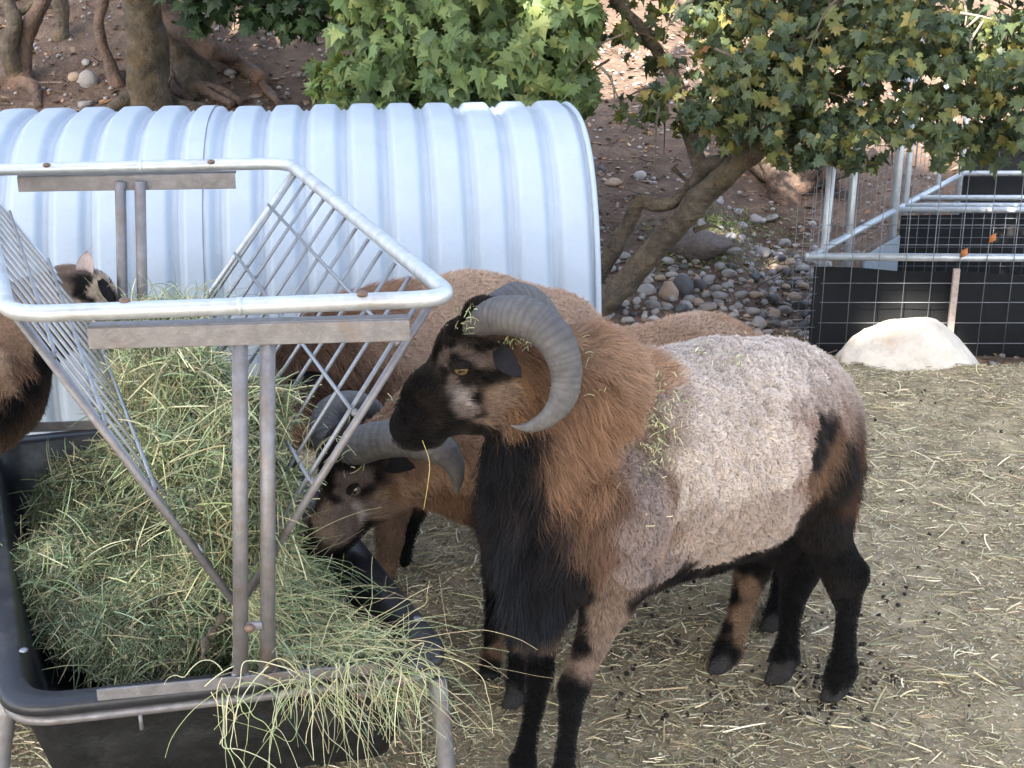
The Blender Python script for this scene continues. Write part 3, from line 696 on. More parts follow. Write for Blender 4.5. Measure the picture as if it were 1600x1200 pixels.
# wisps inside the rack above the near rail
wp = [PY(u, v, 2.95) for u, v in ((260, 480), (300, 478), (330, 476), (285, 480), (230, 490))]
q = arc(170, wp, [np.array([.1, -.1, .6])] * 5, (.04, .13), .0007, HAYC, .9, 1.0); curves_obj('long_stem', q[0], q[1], q[2], m_hay, hay)
st = catmull([PZ(350, 960, .43), PZ(335, 985, .41), PZ(322, 1000, .40), PZ(316, 1030, .385)], 20); V, Fq = tube(st, [.006 + .003 * math.sin(k) for k in range(20)], 10, rough=.5, rfreq=60)
k = part('twig', V, Fq, m_bark); own(k); tag(k, 'short dark crooked twig caught in the hay by the near posts', 'twig')
# straw hanging from the ram's lip
V, Fq = tube(catmull([PY(660, 688, 2.18), PY(671, 722, 2.18), PY(668, 760, 2.18), PY(662, 796, 2.19)], 16), .0006, 6); k = part('straw', V, Fq, m_straw, cols=np.tile([.5, .38, .16], (len(V), 1))); own(k); tag(k, 'single golden straw dangling below the front ram\'s muzzle', 'straw')
# ---------- the ram in front
r1 = thing('ram', 'pale woolly ram with brown neck ruff and black beard, standing in front of the others', 'ram', (.35, 2.42, 0))
near_leg = lambda L, k=.02: [(*L[i], *L[i + 1], k) for i in range(len(L) - 1)]
P1 = [
 (1202, 655, 2.66, 117, 1110, 704, 2.52, 158, .04), (1110, 704, 2.52, 158, 990, 715, 2.40, 148, .05), (1180, 688, 2.60, 142, 1130, 704, 2.55, 152, .04),
 (990, 715, 2.40, 150, 930, 745, 2.36, 118, .05), (1210, 660, 2.64, 106, 1252, 745, 2.58, 68, .04),
 (1225, 660, 2.70, 110, 1240, 760, 2.74, 74, .04),
 (930, 745, 2.36, 118, 885, 815, 2.28, 88, .05), (885, 815, 2.28, 88, 860, 880, 2.27, 50, .05), (935, 850, 2.34, 78, 1010, 850, 2.40, 66, .05),
 (970, 680, 2.38, 104, 925, 650, 2.33, 80, .03), (916, 604, 2.30, 88, 850, 600, 2.28, 68, .012), (900, 700, 2.32, 100, 850, 690, 2.27, 72, .05),
 (850, 690, 2.27, 72, 805, 640, 2.25, 52, .04), (850, 760, 2.26, 48, 872, 830, 2.26, 54, .04), (822, 700, 2.25, 30, 824, 790, 2.24, 30, .04),
 # head
 (850, 590, 2.28, 64, 775, 560, 2.26, 50, .03), (748, 545, 2.255, 52, 735, 545, 2.25, 50, .02, .85), (758, 618, 2.255, 57, 735, 622, 2.25, 54, .02, .80),
 (722, 588, 2.245, 54, 680, 630, 2.23, 48, .02, .78), (680, 630, 2.23, 48, 648, 661, 2.215, 35, .02, .82), (648, 661, 2.215, 35, 640, 666, 2.213, 32, .01, .95),
 (645, 682, 2.213, 17, 672, 678, 2.22, 19, .012), (716, 562, 2.208, 12, 736, 566, 2.212, 10, .014), (716, 562, 2.285, 12, 736, 566, 2.29, 10, .014),
 (757, 500, 2.225, 34, 770, 510, 2.24, 36, .02), (757, 500, 2.29, 30, 770, 510, 2.29, 32, .02),
 # belly, sheath
 (985, 888, 2.39, 42, 1110, 854, 2.52, 32, .02), (1110, 854, 2.52, 32, 1215, 824, 2.62, 34, .03), (1218, 842, 2.63, 34, 1205, 846, 2.63, 30, .02),
]
# near fore leg, far fore leg, near hind leg, far hind leg
P1 += near_leg([(965, 790, 2.25, 84), (968, 880, 2.24, 58), (948, 940, 2.235, 38), (924, 1005, 2.225, 21), (896, 1075, 2.215, 20), (890, 1120, 2.21, 12.5), (884, 1175, 2.20, 11), (880, 1212, 2.195, 15), (874, 1245, 2.19, 17)], .012)
P1 += near_leg([(880, 860, 2.40, 62), (862, 935, 2.37, 36), (850, 1003, 2.34, 18), (843, 1050, 2.32, 18), (834, 1105, 2.30, 12), (824, 1160, 2.28, 11.5), (816, 1195, 2.27, 18), (808, 1228, 2.26, 18)], .012)
P1 += near_leg([(1256, 760, 2.57, 72), (1282, 812, 2.565, 46), (1304, 862, 2.565, 27), (1334, 896, 2.57, 20), (1325, 945, 2.57, 15), (1320, 1005, 2.57, 13), (1316, 1046, 2.57, 20), (1303, 1076, 2.565, 18)], .012)
P1 += [(1280, 850, 2.57, 17, 1312, 930, 2.57, 12, .02)]
P1 += near_leg([(1232, 790, 2.74, 62), (1238, 850, 2.73, 42), (1248, 892, 2.72, 28), (1236, 950, 2.70, 15), (1230, 1005, 2.68, 14), (1226, 1030, 2.67, 20), (1216, 1052, 2.66, 17)], .012)
for (u, v, Y) in ((874, 1254, 2.19), (808, 1238, 2.26), (1301, 1084, 2.565), (1215, 1058, 2.655)):    # cloven hooves
    P1 += [(u - 1, v - 6, Y, 15, u - 13, v + 6, Y - .01, 9, .004), (u + 9, v - 6, Y, 15, u + 3, v + 6, Y - .018, 9, .004)]
P1 += [(1306, 640, 2.66, 22, 1318, 720, 2.67, 20, .02), (1318, 720, 2.67, 20, 1326, 770, 2.67, 10, .02)]            # tail
C1 = [(u, v, c, 'h') for u, v, c in [
 (640, 640, 'face'), (622, 655, 'face'), (660, 600, 'face'), (690, 558, 'face'), (720, 515, 'face'), (745, 490, 'face'), (650, 685, 'face'), (700, 668, 'face'), (680, 640, 'facebrn'),
 (662, 622, 'facebrn'), (690, 600, 'face'), (700, 585, 'face'), (700, 622, 'face'), (722, 655, 'face'), (706, 640, 'face'), (740, 672, 'face'), (712, 545, 'face'), (750, 545, 'face'), (765, 540, 'face'),
 (706, 560, 'brow'), (724, 555, 'brow'), (744, 564, 'brow'), (764, 556, 'brow'), (721, 577, 'bare'), (716, 577, 'bare'), (727, 578, 'bare'), (722, 568, 'face'), (722, 587, 'face'), (736, 590, 'face'), (619, 660, 'bare'), (614, 650, 'bare'), (707, 575, 'brow'), (745, 580, 'face'),
 (708, 603, 'brow'), (722, 609, 'white'), (733, 618, 'white'), (738, 634, 'brow'), (728, 624, 'brow'), (715, 612, 'face'), (745, 602, 'brow'), (718, 596, 'brow'),
 (752, 612, 'face'), (756, 590, 'face'), (752, 640, 'face'), (770, 590, 'face'), (785, 580, 'face'),
 (772, 615, 'tanface'), (768, 640, 'tanface'), (758, 655, 'tanface'), (790, 610, 'tanface'), (785, 640, 'tanface'), (770, 672, 'facebrn')]]
C1 += [(u, v, c) for u, v, c in [
 (805, 600, 'cheek'), (830, 570, 'ruffd'), (825, 610, 'cheek'), (810, 650, 'cheek'), (840, 640, 'ruffd'), (835, 540, 'ruffd'), (850, 600, 'ruffd'), (795, 680, 'beards'), (850, 500, 'ruffd'), (800, 530, 'ruffd'),
 (880, 530, 'rufft'), (905, 535, 'ruff'), (930, 560, 'rufft'), (965, 570, 'rufft'), (978, 600, 'rufft'), (968, 640, 'ruff'), (930, 610, 'ruff'), (950, 650, 'ruff'), (900, 650, 'ruff'), (905, 700, 'ruff'), (938, 700, 'ruff'),
 (870, 690, 'ruff'), (885, 750, 'ruff'), (930, 760, 'ruff'), (865, 740, 'ruff'), (905, 800, 'ruffd'), (950, 780, 'ruffs'), (940, 830, 'ruffs'), (905, 850, 'ruffs'), (960, 860, 'ruffs'), (885, 815, 'ruffs'), (925, 880, 'ruffs'), (890, 880, 'beards'),
 (820, 700, 'beard'), (785, 720, 'beard'), (770, 690, 'beard'), (835, 740, 'beard'), (800, 780, 'beard'), (845, 800, 'beard'), (780, 820, 'beard'), (830, 860, 'beard'), (860, 860, 'beard'), (845, 910, 'beard'), (815, 900, 'beard'), (835, 680, 'beards'),
 (990, 720, 'woolg'), (1010, 760, 'woolg'), (1015, 820, 'woolg'), (985, 850, 'woolg'), (990, 890, 'woolg'), (1000, 680, 'woolb'), (960, 905, 'legg'), (1020, 640, 'woolb'), (1040, 875, 'woolg'),
 (1050, 770, 'woolb'), (1045, 830, 'woolb'), (1050, 700, 'woolm'), (1075, 770, 'wool'), (1070, 720, 'wool'), (1190, 840, 'woolm'), (1120, 860, 'woolm'), (1225, 810, 'woolm'), (1245, 760, 'woolb'), (1030, 720, 'woolg'), (1062, 850, 'woolm'), (1100, 870, 'woolm'), (1150, 850, 'woolm'),
 (1015, 585, 'tuft'), (1040, 590, 'tuft'), (1030, 610, 'tuft'), (1000, 565, 'tuft'), (1060, 620, 'woolm'), (1060, 570, 'wool'), (1090, 600, 'wool'), (1110, 550, 'wool'), (1150, 530, 'wool'), (1210, 530, 'wool'), (1260, 550, 'wool'), (1290, 585, 'woolm'),
 (1150, 600, 'wool'), (1200, 600, 'wool'), (1240, 600, 'wool'), (1100, 660, 'wool'), (1160, 680, 'wool'), (1210, 670, 'wool'), (1100, 730, 'wool'), (1160, 750, 'wool'), (1220, 740, 'wool'), (1090, 800, 'woolm'), (1140, 820, 'woolm'), (1190, 800, 'woolm'), (1230, 780, 'woolm'), (1250, 700, 'wool'),
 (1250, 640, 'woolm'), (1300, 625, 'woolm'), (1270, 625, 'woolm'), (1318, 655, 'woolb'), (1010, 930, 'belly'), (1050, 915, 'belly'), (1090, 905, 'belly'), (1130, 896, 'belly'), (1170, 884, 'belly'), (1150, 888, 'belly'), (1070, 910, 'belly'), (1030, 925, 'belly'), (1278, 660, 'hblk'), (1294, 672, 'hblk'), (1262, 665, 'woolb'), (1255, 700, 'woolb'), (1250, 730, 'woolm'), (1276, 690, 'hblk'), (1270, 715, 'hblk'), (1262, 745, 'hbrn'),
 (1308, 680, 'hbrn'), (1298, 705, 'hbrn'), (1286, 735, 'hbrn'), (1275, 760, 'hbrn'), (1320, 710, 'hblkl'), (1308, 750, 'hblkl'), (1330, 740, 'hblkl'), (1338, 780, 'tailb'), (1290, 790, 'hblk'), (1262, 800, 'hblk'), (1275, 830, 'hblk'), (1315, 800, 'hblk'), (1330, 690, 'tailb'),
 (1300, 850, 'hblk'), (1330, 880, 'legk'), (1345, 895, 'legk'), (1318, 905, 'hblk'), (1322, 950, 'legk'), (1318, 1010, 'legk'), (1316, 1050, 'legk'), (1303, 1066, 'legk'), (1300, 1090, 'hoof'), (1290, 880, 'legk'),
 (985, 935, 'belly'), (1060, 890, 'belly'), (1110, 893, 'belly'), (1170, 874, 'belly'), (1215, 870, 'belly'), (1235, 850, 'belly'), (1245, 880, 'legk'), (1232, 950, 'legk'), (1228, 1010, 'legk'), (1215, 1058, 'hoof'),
 (965, 930, 'legg'), (955, 960, 'legg'), (940, 985, 'legg'), (930, 1015, 'legg'), (912, 1045, 'legg'), (1018, 660, 'woolb'), (1035, 690, 'shd'), (1012, 700, 'shd'), (985, 690, 'shd'), (970, 730, 'shd'), (1045, 650, 'woolm'), (1000, 640, 'shd'), (920, 925, 'hblk'), (912, 965, 'legk'), (908, 1010, 'legk'), (893, 1070, 'legk'), (880, 1085, 'legk'), (905, 1085, 'legk'), (890, 1120, 'legk'), (882, 1180, 'legk'), (876, 1215, 'legk'), (872, 1255, 'hoof'),
 (862, 940, 'hblk'), (850, 970, 'legk'), (846, 1000, 'legt'), (843, 1030, 'legk'), (842, 1060, 'legk'), (830, 1120, 'legk'), (820, 1180, 'legk'), (806, 1240, 'hoof')]]
def relief1(V, A):
    """wool lies in wavy vertical folds and small locks"""
    w = np.clip((A[:, 5] - .5) * 2, 0, 1)
    q = V * np.array([1, 1, .45]); q = q + .018 * np.stack([vnoise(V * 14, 1), vnoise(V * 14, 2), vnoise(V * 14, 3)], 1)
    folds = 1 - np.abs(vnoise(q * 55, 41)) * 2; locks = 1 - np.abs(vnoise(V * 85, 43)) * 2
    return w * (folds * .0062 + locks * .0042 + .004 * fbm(V * 12, 2, 5)) + (1 - w) * .002 * fbm(V * 30, 3, 6)
bd1 = np.array([.90, .44]); hc1 = PY(740, 590, 2.25); hd1 = np.array([-.97, -.10, -.35])
surf, coat1, sh1, sb1 = build_animal(r1, P1, C1, .0052, PY(1100, 700, 2.53), hc1, hd1, 230000,
    cuts=[(628, 657, 2.178, 9, 619, 665, 2.19, 7), (628, 680, 2.170, 5, 672, 677, 2.168, 4)], relief=relief1, back_dir=bd1, seed=1)
p, n = surf(721, 577); eye_parts(p - n * .001, n, np.array([-1, 0, -.15]), .0150, r1)
pm = p - 2 * np.dot(p - hc1, sh1) * sh1; nm = n - 2 * np.dot(n, sh1) * sh1; eye_parts(pm - nm * .001, nm, np.array([-1, 0, -.15]), .0150, r1)
HC = [(500, 335, 66, 2.225), (560, 300, 92, 2.205), (640, 272, 112, 2.19), (790, 280, 124, 2.16), (905, 335, 114, 2.145), (990, 440, 104, 2.13), (1033, 590, 88, 2.12), (1012, 735, 78, 2.11), (940, 835, 56, 2.10), (840, 893, 34, 2.095), (765, 900, 16, 2.09), (715, 888, 4, 2.09)]
C, R = [], []
for x, y, r, Y in HC:
    q, rr = PR(600 + x / 3.636, 420 + y / 3.636, Y, r / 3.636); C.append(q); R.append(rr)
V, Fq, c = horn_mesh(C, R, 46, 1); part('horn', V, Fq, m_horn, r1, cols=c)
Cm = [q - 2 * np.dot(q - hc1, sh1) * sh1 for q in C]; Cm = [q + np.array([.008, -.03, -.024]) for q in Cm]
V, Fq, c = horn_mesh(Cm, R, 46, 2); part('horn', V, Fq, m_horn, r1, cols=c)
e0, e1 = PY(776, 542, 2.185), PY(815, 590, 2.115)
V, Fq = ear_mesh(e0, e1, np.array([-.25, -1, .25]), .042, .16); col_part('ear', (V, Fq), (.018, .017, .020), r1)
mir = lambda q: q - 2 * np.dot(q - hc1, sh1) * sh1
V, Fq = ear_mesh(mir(e0), mir(e1), np.array([-.55, .75, .3]), .046, .35); col_part('ear', (V, Fq), (.03, .03, .032), r1)
# long strands: beard tips, tail tassel
bb = [PY(798, 790, 2.20), PY(808, 870, 2.21), PY(815, 915, 2.21), PY(850, 925, 2.22), PY(870, 900, 2.2)]
hairs_on('beard', bb, np.array([-.12, -.1, -1.]), .080, 3600, (.012, .014, .019), r1, .00042, .24)
hairs_on('tail_tassel', [PY(1325, 755, 2.66), PY(1333, 790, 2.66)], np.array([.08, 0, -1.]), .05, 700, (.15, .07, .035), r1, .0005, .12)

# ---------- second ram, eating with its head down
r2 = thing('ram', 'tan horned ram with lowered head eating hay below the front ram\'s muzzle', 'ram', (.3, 2.8, 0))
P2 = [
 (1095, 605, 3.06, 114, 960, 650, 2.95, 122, .05), (960, 650, 2.95, 122, 850, 690, 2.84, 118, .05), (850, 690, 2.84, 118, 770, 705, 2.76, 110, .05),
 (770, 700, 2.76, 108, 690, 690, 2.70, 92, .05), (690, 690, 2.70, 92, 620, 715, 2.64, 66, .04),
 (615, 725, 2.63, 60, 560, 735, 2.58, 52, .03), (585, 765, 2.59, 48, 555, 765, 2.57, 48, .02, .85), (560, 775, 2.57, 50, 522, 822, 2.54, 38, .02, .82),
 (522, 822, 2.54, 38, 502, 850, 2.525, 28, .02, .9), (505, 866, 2.522, 15, 525, 858, 2.53, 16, .01), (548, 700, 2.56, 40, 540, 720, 2.56, 42, .02),
 (800, 760, 2.76, 70, 860, 800, 2.82, 60, .04), (545, 754, 2.535, 11, 565, 755, 2.54, 9, .012)]
P2 += near_leg([(800, 830, 2.70, 52), (803, 900, 2.66, 32), (808, 960, 2.62, 20), (812, 1000, 2.60, 18), (806, 1060, 2.57, 13), (803, 1088, 2.56, 16)], .012)
P2 += near_leg([(800, 820, 2.84, 50), (785, 890, 2.80, 30), (778, 950, 2.76, 18), (775, 985, 2.74, 17), (768, 1030, 2.70, 14), (764, 1052, 2.68, 15)], .012)
P2 += near_leg([(1130, 660, 2.98, 90), (1180, 780, 2.90, 60), (1185, 850, 2.86, 38), (1176, 890, 2.84, 26), (1160, 945, 2.78, 18), (1146, 990, 2.74, 17), (1138, 1015, 2.72, 20), (1126, 1036, 2.70, 17)], .012)
P2 += near_leg([(1130, 660, 3.12, 84), (1215, 800, 3.10, 55), (1236, 850, 3.06, 30), (1228, 900, 2.98, 18), (1216, 950, 2.90, 16), (1208, 968, 2.87, 17)], .012)
for (u, v, Y) in ((801, 1098, 2.55), (762, 1062, 2.675), (1122, 1044, 2.69), (1204, 978, 2.86)):
    P2 += [(u - 1, v - 6, Y, 14, u - 12, v + 4, Y - .01, 8, .004), (u + 8, v - 6, Y, 14, u + 3, v + 5, Y - .015, 8, .004)]
C2 = [(u, v, c, 'h') for u, v, c in [
 (540, 735, 'face'), (520, 760, 'face'), (515, 740, 'face'), (500, 790, 'facebrn'), (490, 820, 'tanface'), (505, 800, 'tanface'), (500, 835, 'tanface'), (482, 845, 'face'), (487, 862, 'face'), (478, 825, 'face'), (520, 865, 'face'),
 (545, 850, 'face'), (565, 830, 'face'), (578, 818, 'face'), (535, 835, 'brow'), (515, 840, 'tanface'), (545, 810, 'brow'), (530, 800, 'brow'), (560, 800, 'white'), (575, 790, 'brow'), (545, 785, 'brow'), (535, 770, 'brow'), (523, 785, 'face'),
 (545, 752, 'brow'), (565, 752, 'brow'), (580, 745, 'brow'), (555, 766, 'face'), (572, 770, 'face'), (580, 762, 'face'), (590, 740, 'face'), (590, 775, 'tanface'), (600, 790, 'tanface'), (590, 805, 'tanface'), (610, 770, 'cheek'), (560, 720, 'face'), (585, 715, 'face')]]
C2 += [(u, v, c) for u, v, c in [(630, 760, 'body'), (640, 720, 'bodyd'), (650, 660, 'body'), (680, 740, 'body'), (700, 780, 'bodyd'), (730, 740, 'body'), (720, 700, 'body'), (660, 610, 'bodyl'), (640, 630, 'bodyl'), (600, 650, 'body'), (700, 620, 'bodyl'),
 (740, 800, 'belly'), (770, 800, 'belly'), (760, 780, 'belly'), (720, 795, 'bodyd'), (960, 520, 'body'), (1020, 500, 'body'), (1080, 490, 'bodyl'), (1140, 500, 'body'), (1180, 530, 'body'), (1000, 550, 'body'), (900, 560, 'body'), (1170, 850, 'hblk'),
 (800, 870, 'bodyd'), (780, 900, 'legk'), (770, 960, 'legk'), (765, 1000, 'legk'), (775, 1010, 'legt'), (765, 1050, 'legk'), (762, 1064, 'hoof'), (810, 960, 'legt'), (815, 1000, 'legt'), (800, 1030, 'legk'), (806, 1060, 'legk'), (800, 1100, 'hoof'), (798, 990, 'legk'),
 (1185, 890, 'legk'), (1170, 920, 'legt'), (1160, 960, 'legt'), (1158, 985, 'legt'), (1150, 930, 'legk'), (1140, 980, 'legk'), (1135, 1010, 'legk'), (1122, 1046, 'hoof'), (1235, 860, 'legk'), (1210, 950, 'legk'), (1204, 980, 'hoof')]]
hc2 = PY(555, 765, 2.60); hd2 = np.array([-.60, -.32, -.72])
rel2 = lambda V, A: .0022 * (1 - np.abs(vnoise(V * 50, 3)) * 2) * np.clip(A[:, 5], 0, 1)
surf, _, sh2, _ = build_animal(r2, P2, C2, .0072, PY(960, 650, 2.95), hc2, hd2, 90000, cuts=[(488, 852, 2.50, 4, 484, 858, 2.505, 4)], relief=rel2, back_dir=np.array([.90, .44]), seed=2)
p, n = surf(555, 766); eye_parts(p - n * .001, n, np.array([-.6, 0, -.7]), .0145, r2, iris=(.08, .065, .05))
m2 = lambda q: q - 2 * np.dot(q - hc2, sh2) * sh2
def horn_at(spec, root, seed, rings=30, mirror=None):
    C, R = [], []
    for u, v, r, Y in spec:
        q, rr = PR(u, v, Y, r); C.append(mirror(q) if mirror else q); R.append(rr)
    V, Fq, c = horn_mesh(C, R, rings, seed, 22, 180); part('horn', V, Fq, m_horn, root, cols=c)
horn_at([(534, 715, 26, 2.56), (560, 698, 30, 2.53), (600, 688, 30, 2.50), (640, 688, 29, 2.48), (680, 698, 27, 2.47), (704, 718, 19, 2.47), (714, 745, 11, 2.47), (714, 772, 3, 2.48)], r2, 5)
horn_at([(520, 705, 24, 2.66), (507, 675, 24, 2.69), (515, 645, 24, 2.72), (545, 632, 23, 2.75), (580, 645, 20, 2.79), (600, 675, 14, 2.82), (605, 700, 4, 2.83)], r2, 6)
V, Fq = ear_mesh(PY(597, 722, 2.56), PY(649, 731, 2.50), np.array([-.1, -.8, .55]), .045, .12); col_part('ear', (V, Fq), (.016, .015, .016), r2)
V, Fq = ear_mesh(m2(PY(597, 722, 2.56)), m2(PY(649, 731, 2.50)), np.array([-.1, .3, .8]), .043, .25); col_part('ear', (V, Fq), (.016, .015, .016), r2)

# ---------- third sheep, behind the rack
r3 = thing('sheep', 'brown woolly hornless sheep behind the others, feeding along the metal shelter wall', 'sheep', (-.4, 3.35, 0))
P3 = [(850, 560, 3.42, 106, 740, 555, 3.36, 120, .05), (740, 555, 3.36, 120, 640, 570, 3.30, 118, .05), (640, 570, 3.30, 118, 560, 580, 3.24, 108, .05), (560, 580, 3.24, 108, 500, 605, 3.18, 82, .05),
 (500, 605, 3.18, 82, 455, 635, 3.12, 55, .04), (455, 635, 3.12, 50, 425, 680, 3.06, 36, .03), (425, 680, 3.06, 36, 405, 715, 3.03, 25, .02), (590, 640, 3.22, 80, 640, 680, 3.2, 60, .05)]
P3 += near_leg([(610, 700, 3.16, 50), (613, 790, 3.10, 28), (608, 840, 3.06, 20), (604, 885, 3.03, 15), (600, 925, 3.0, 15)], .012)
P3 += near_leg([(640, 700, 3.28, 50), (640, 790, 3.24, 26), (628, 850, 3.22, 16), (626, 890, 3.2, 14), (622, 915, 3.18, 15)], .012)
P3 += near_leg([(840, 640, 3.40, 60), (850, 740, 3.40, 30), (856, 800, 3.4, 16), (850, 860, 3.4, 15)], .012)
P3 += near_leg([(840, 640, 3.52, 60), (880, 740, 3.5, 28), (886, 790, 3.5, 15), (880, 840, 3.5, 15)], .012)
C3 = [(u, v, c) for u, v, c in [(700, 450, 'bodyl'), (760, 450, 'bodyl'), (820, 460, 'bodyl'), (740, 500, 'bodyl'), (660, 490, 'bodyl'), (700, 560, 'bodyl'), (650, 540, 'bodyl'), (600, 540, 'body'), (560, 480, 'ruff'), (600, 470, 'ruff'), (520, 560, 'ruffd'), (480, 560, 'ruffd'),
 (540, 600, 'ruffd'), (580, 600, 'bodyd'), (500, 640, 'ruffd'), (460, 620, 'tanface'), (440, 660, 'body'), (425, 690, 'body'), (405, 715, 'face'), (640, 640, 'body'), (610, 800, 'legt'), (606, 850, 'legt'), (602, 900, 'legt'), (635, 850, 'legk'), (625, 890, 'legk'), (850, 800, 'legk'), (600, 925, 'hoof')]]
build_animal(r3, P3, C3, .0085, PY(740, 555, 3.36), PY(455, 635, 3.12), np.array([-.8, -.25, -.5]), 70000, relief=rel2, back_dir=np.array([.94, .30]), seed=3, furscale=1.2)
V, Fq = ear_mesh(PY(448, 607, 3.06), PY(505, 585, 3.02), np.array([0, -.7, .7]), .048, .3); col_part('ear', (V, Fq), (.012, .012, .013), r3)
V, Fq = ear_mesh(PY(448, 607, 3.19), PY(440, 570, 3.26), np.array([0, .5, .8]), .045, .3); col_part('ear', (V, Fq), (.012, .012, .013), r3)

# ---------- fourth sheep, left of the rack
r4 = thing('sheep', 'tan sheep with black throat and pale raised ear behind the rack\'s left grid', 'sheep', (-1.35, 3.0, 0))
P4 = [(-300, 585, 3.0, 130, -140, 590, 2.97, 128, .05), (-140, 590, 2.97, 128, -40, 590, 2.95, 105, .05), (-40, 590, 2.95, 105, -5, 535, 3.0, 76, .05), (-5, 535, 3.0, 76, 60, 500, 3.1, 62, .04), (60, 500, 3.1, 60, 108, 465, 3.18, 46, .03),
 (108, 465, 3.18, 46, 135, 465, 3.17, 44, .02, .9), (135, 470, 3.16, 42, 150, 510, 3.10, 32, .02), (150, 510, 3.10, 32, 165, 545, 3.06, 22, .02), (-60, 650, 2.95, 70, -120, 660, 2.97, 80, .05)]
P4 += near_leg([(-60, 690, 2.92, 50), (-64, 800, 2.9, 24), (-66, 900, 2.88, 15), (-66, 935, 2.88, 15)], .012) + near_leg([(-100, 690, 3.05, 50), (-100, 800, 3.03, 24), (-100, 880, 3.02, 15)], .012)
P4 += near_leg([(-320, 680, 2.92, 60), (-330, 780, 2.9, 30), (-318, 860, 2.9, 17), (-320, 930, 2.9, 15)], .012) + near_leg([(-310, 680, 3.08, 60), (-300, 780, 3.07, 30), (-295, 840, 3.07, 17), (-296, 895, 3.07, 15)], .012)
C4 = [(u, v, c, 'h') for u, v, c in [(85, 430, 'tanface'), (105, 425, 'tanface'), (130, 425, 'brow'), (125, 440, 'face'), (118, 455, 'face'), (130, 465, 'face'), (128, 450, 'face'), (140, 470, 'face'), (150, 455, 'cream'), (155, 470, 'cream'), (148, 440, 'cream'), (100, 450, 'tanface'), (95, 470, 'cream'), (110, 475, 'cream'), (168, 450, 'face'), (172, 462, 'face')]]
C4 += [(u, v, c) for u, v, c in [(10, 480, 'body'), (-20, 520, 'body'), (30, 540, 'body'), (0, 580, 'bodyl'), (40, 510, 'body'), (60, 560, 'belly'), (45, 595, 'belly'), (20, 630, 'belly'), (0, 650, 'belly'), (30, 575, 'bodyd'), (10, 600, 'body'), (-15, 640, 'bodyd'), (-100, 560, 'body'), (-200, 560, 'body'), (-66, 850, 'legk'), (-320, 900, 'legk')]]
build_animal(r4, P4, C4, .008, PY(-140, 590, 2.97), PY(120, 468, 3.17), np.array([.75, -.25, -.6]), 45000, relief=rel2, back_dir=np.array([-1, .05]), seed=4)
V, Fq = ear_mesh(PY(134, 437, 3.15), PY(137, 392, 3.18), np.array([-.3, -.95, 0]), .056, .22); col_part('ear', (V, Fq), (.50, .40, .37), r4, jit=.4)
V, Fq = ear_mesh(PY(156, 436, 3.12), PY(176, 480, 3.09), np.array([.5, -.8, .1]), .030, .3); col_part('ear', (V, Fq), (.014, .014, .016), r4)
# ------------------------------------------------------------ straw litter on the ground
def scatter_straw(n, reg, lmin, lmax, rad, cl, bright=1.0, lift=.004):
    X = reg[0] + (reg[1] - reg[0]) * RNG.random(n); Y = reg[2] + (reg[3] - reg[2]) * RNG.random(n)
    m = fbm(np.stack([X * 2.2, Y * 2.2, X * 0], 1), 3, 77) * .5 + .5; kp = RNG.random(n) < .12 + 1.25 * m; X, Y = X[kp], Y[kp]; n = len(X)
    Z = terrain(X, Y); a = RNG.random((n, 1)) * 6.28; d = np.concatenate([np.cos(a), np.sin(a), RNG.normal(0, .10, (n, 1))], 1); L = lmin + (lmax - lmin) * RNG.random((n, 1)) ** 2.5
    sd = np.concatenate([-np.sin(a), np.cos(a), a * 0], 1); b = RNG.normal(0, .06, (n, 1)); p = np.stack([X, Y, Z + lift * RNG.random(n) + .001], 1); K = 4; pts = []
    for k in range(K):
        s = k / (K - 1) - .5; pts.append(p + d * L * s + sd * L * b * (4 * s * s - .3))
    pts = np.stack(pts, 1); g = terrain(pts[..., 0].ravel(), pts[..., 1].ravel()).reshape(n, K); pts[..., 2] = np.maximum(pts[..., 2], g + .0008)
    c = cl[RNG.integers(0, len(cl), n)] * (.5 + .8 * RNG.random((n, 1))) * bright
    return pts, rad * (.5 + .9 * RNG.random((n, 1))) * np.array([[.8, 1, 1, .7]]), c
STC = np.array([[.58, .48, .29], [.50, .43, .25], [.72, .60, .40], [.38, .35, .19], [.31, .25, .16], [.48, .46, .29], [.80, .70, .50], [.42, .31, .19], [.20, .17, .11]])
q = [scatter_straw(105000, (-1.2, 2.2, 1.9, 4.75), .006, .045, .0009, STC, .8, .008), scatter_straw(3600, (-1.2, 2.2, 1.9, 4.75), .03, .11, .0014, STC, 1.0, .012), scatter_straw(30000, (-1.2, 2.2, 1.9, 4.75), .004, .012, .0022, STC, .7, .004), scatter_straw(9000, (-2, 3.5, .6, 4.9), .03, .1, .0012, STC, .85),
     scatter_straw(5000, (.3, 1.6, 4.8, 5.9), .02, .07, .0013, STC, .9)]
lit = curves_obj('straw_litter', *[np.vstack([x[k] for x in q]) for k in range(3)], m_straw); tag(lit, 'trampled straw and hay stems littering the pen floor', 'straw litter', kind='stuff')
L = []; v0, f0 = ico(1)
for k in range(260):
    u, v = random.uniform(950, 1420), random.uniform(900, 1130)
    if random.random() < .35: u, v = random.gauss(1290, 40), random.gauss(1060, 30)
    p = on_ground(u, v); r = random.uniform(.003, .0065); L.append((p + v0 * [r, r * 1.2, r * .8] + [0, 0, r * .6], f0))
for k in range(160):
    x, y = random.uniform(-1, 2), random.uniform(2, 4.6); r = random.uniform(.003, .007); L.append((np.array([x, y, tz(x, y) + r * .5]) + v0 * r, f0))
V, Fq = join(L); k = part('dung_pellets', V, Fq, m_dung, kind='stuff'); tag(k, 'scattered black dung pellets among the straw around the hooves', 'dung')
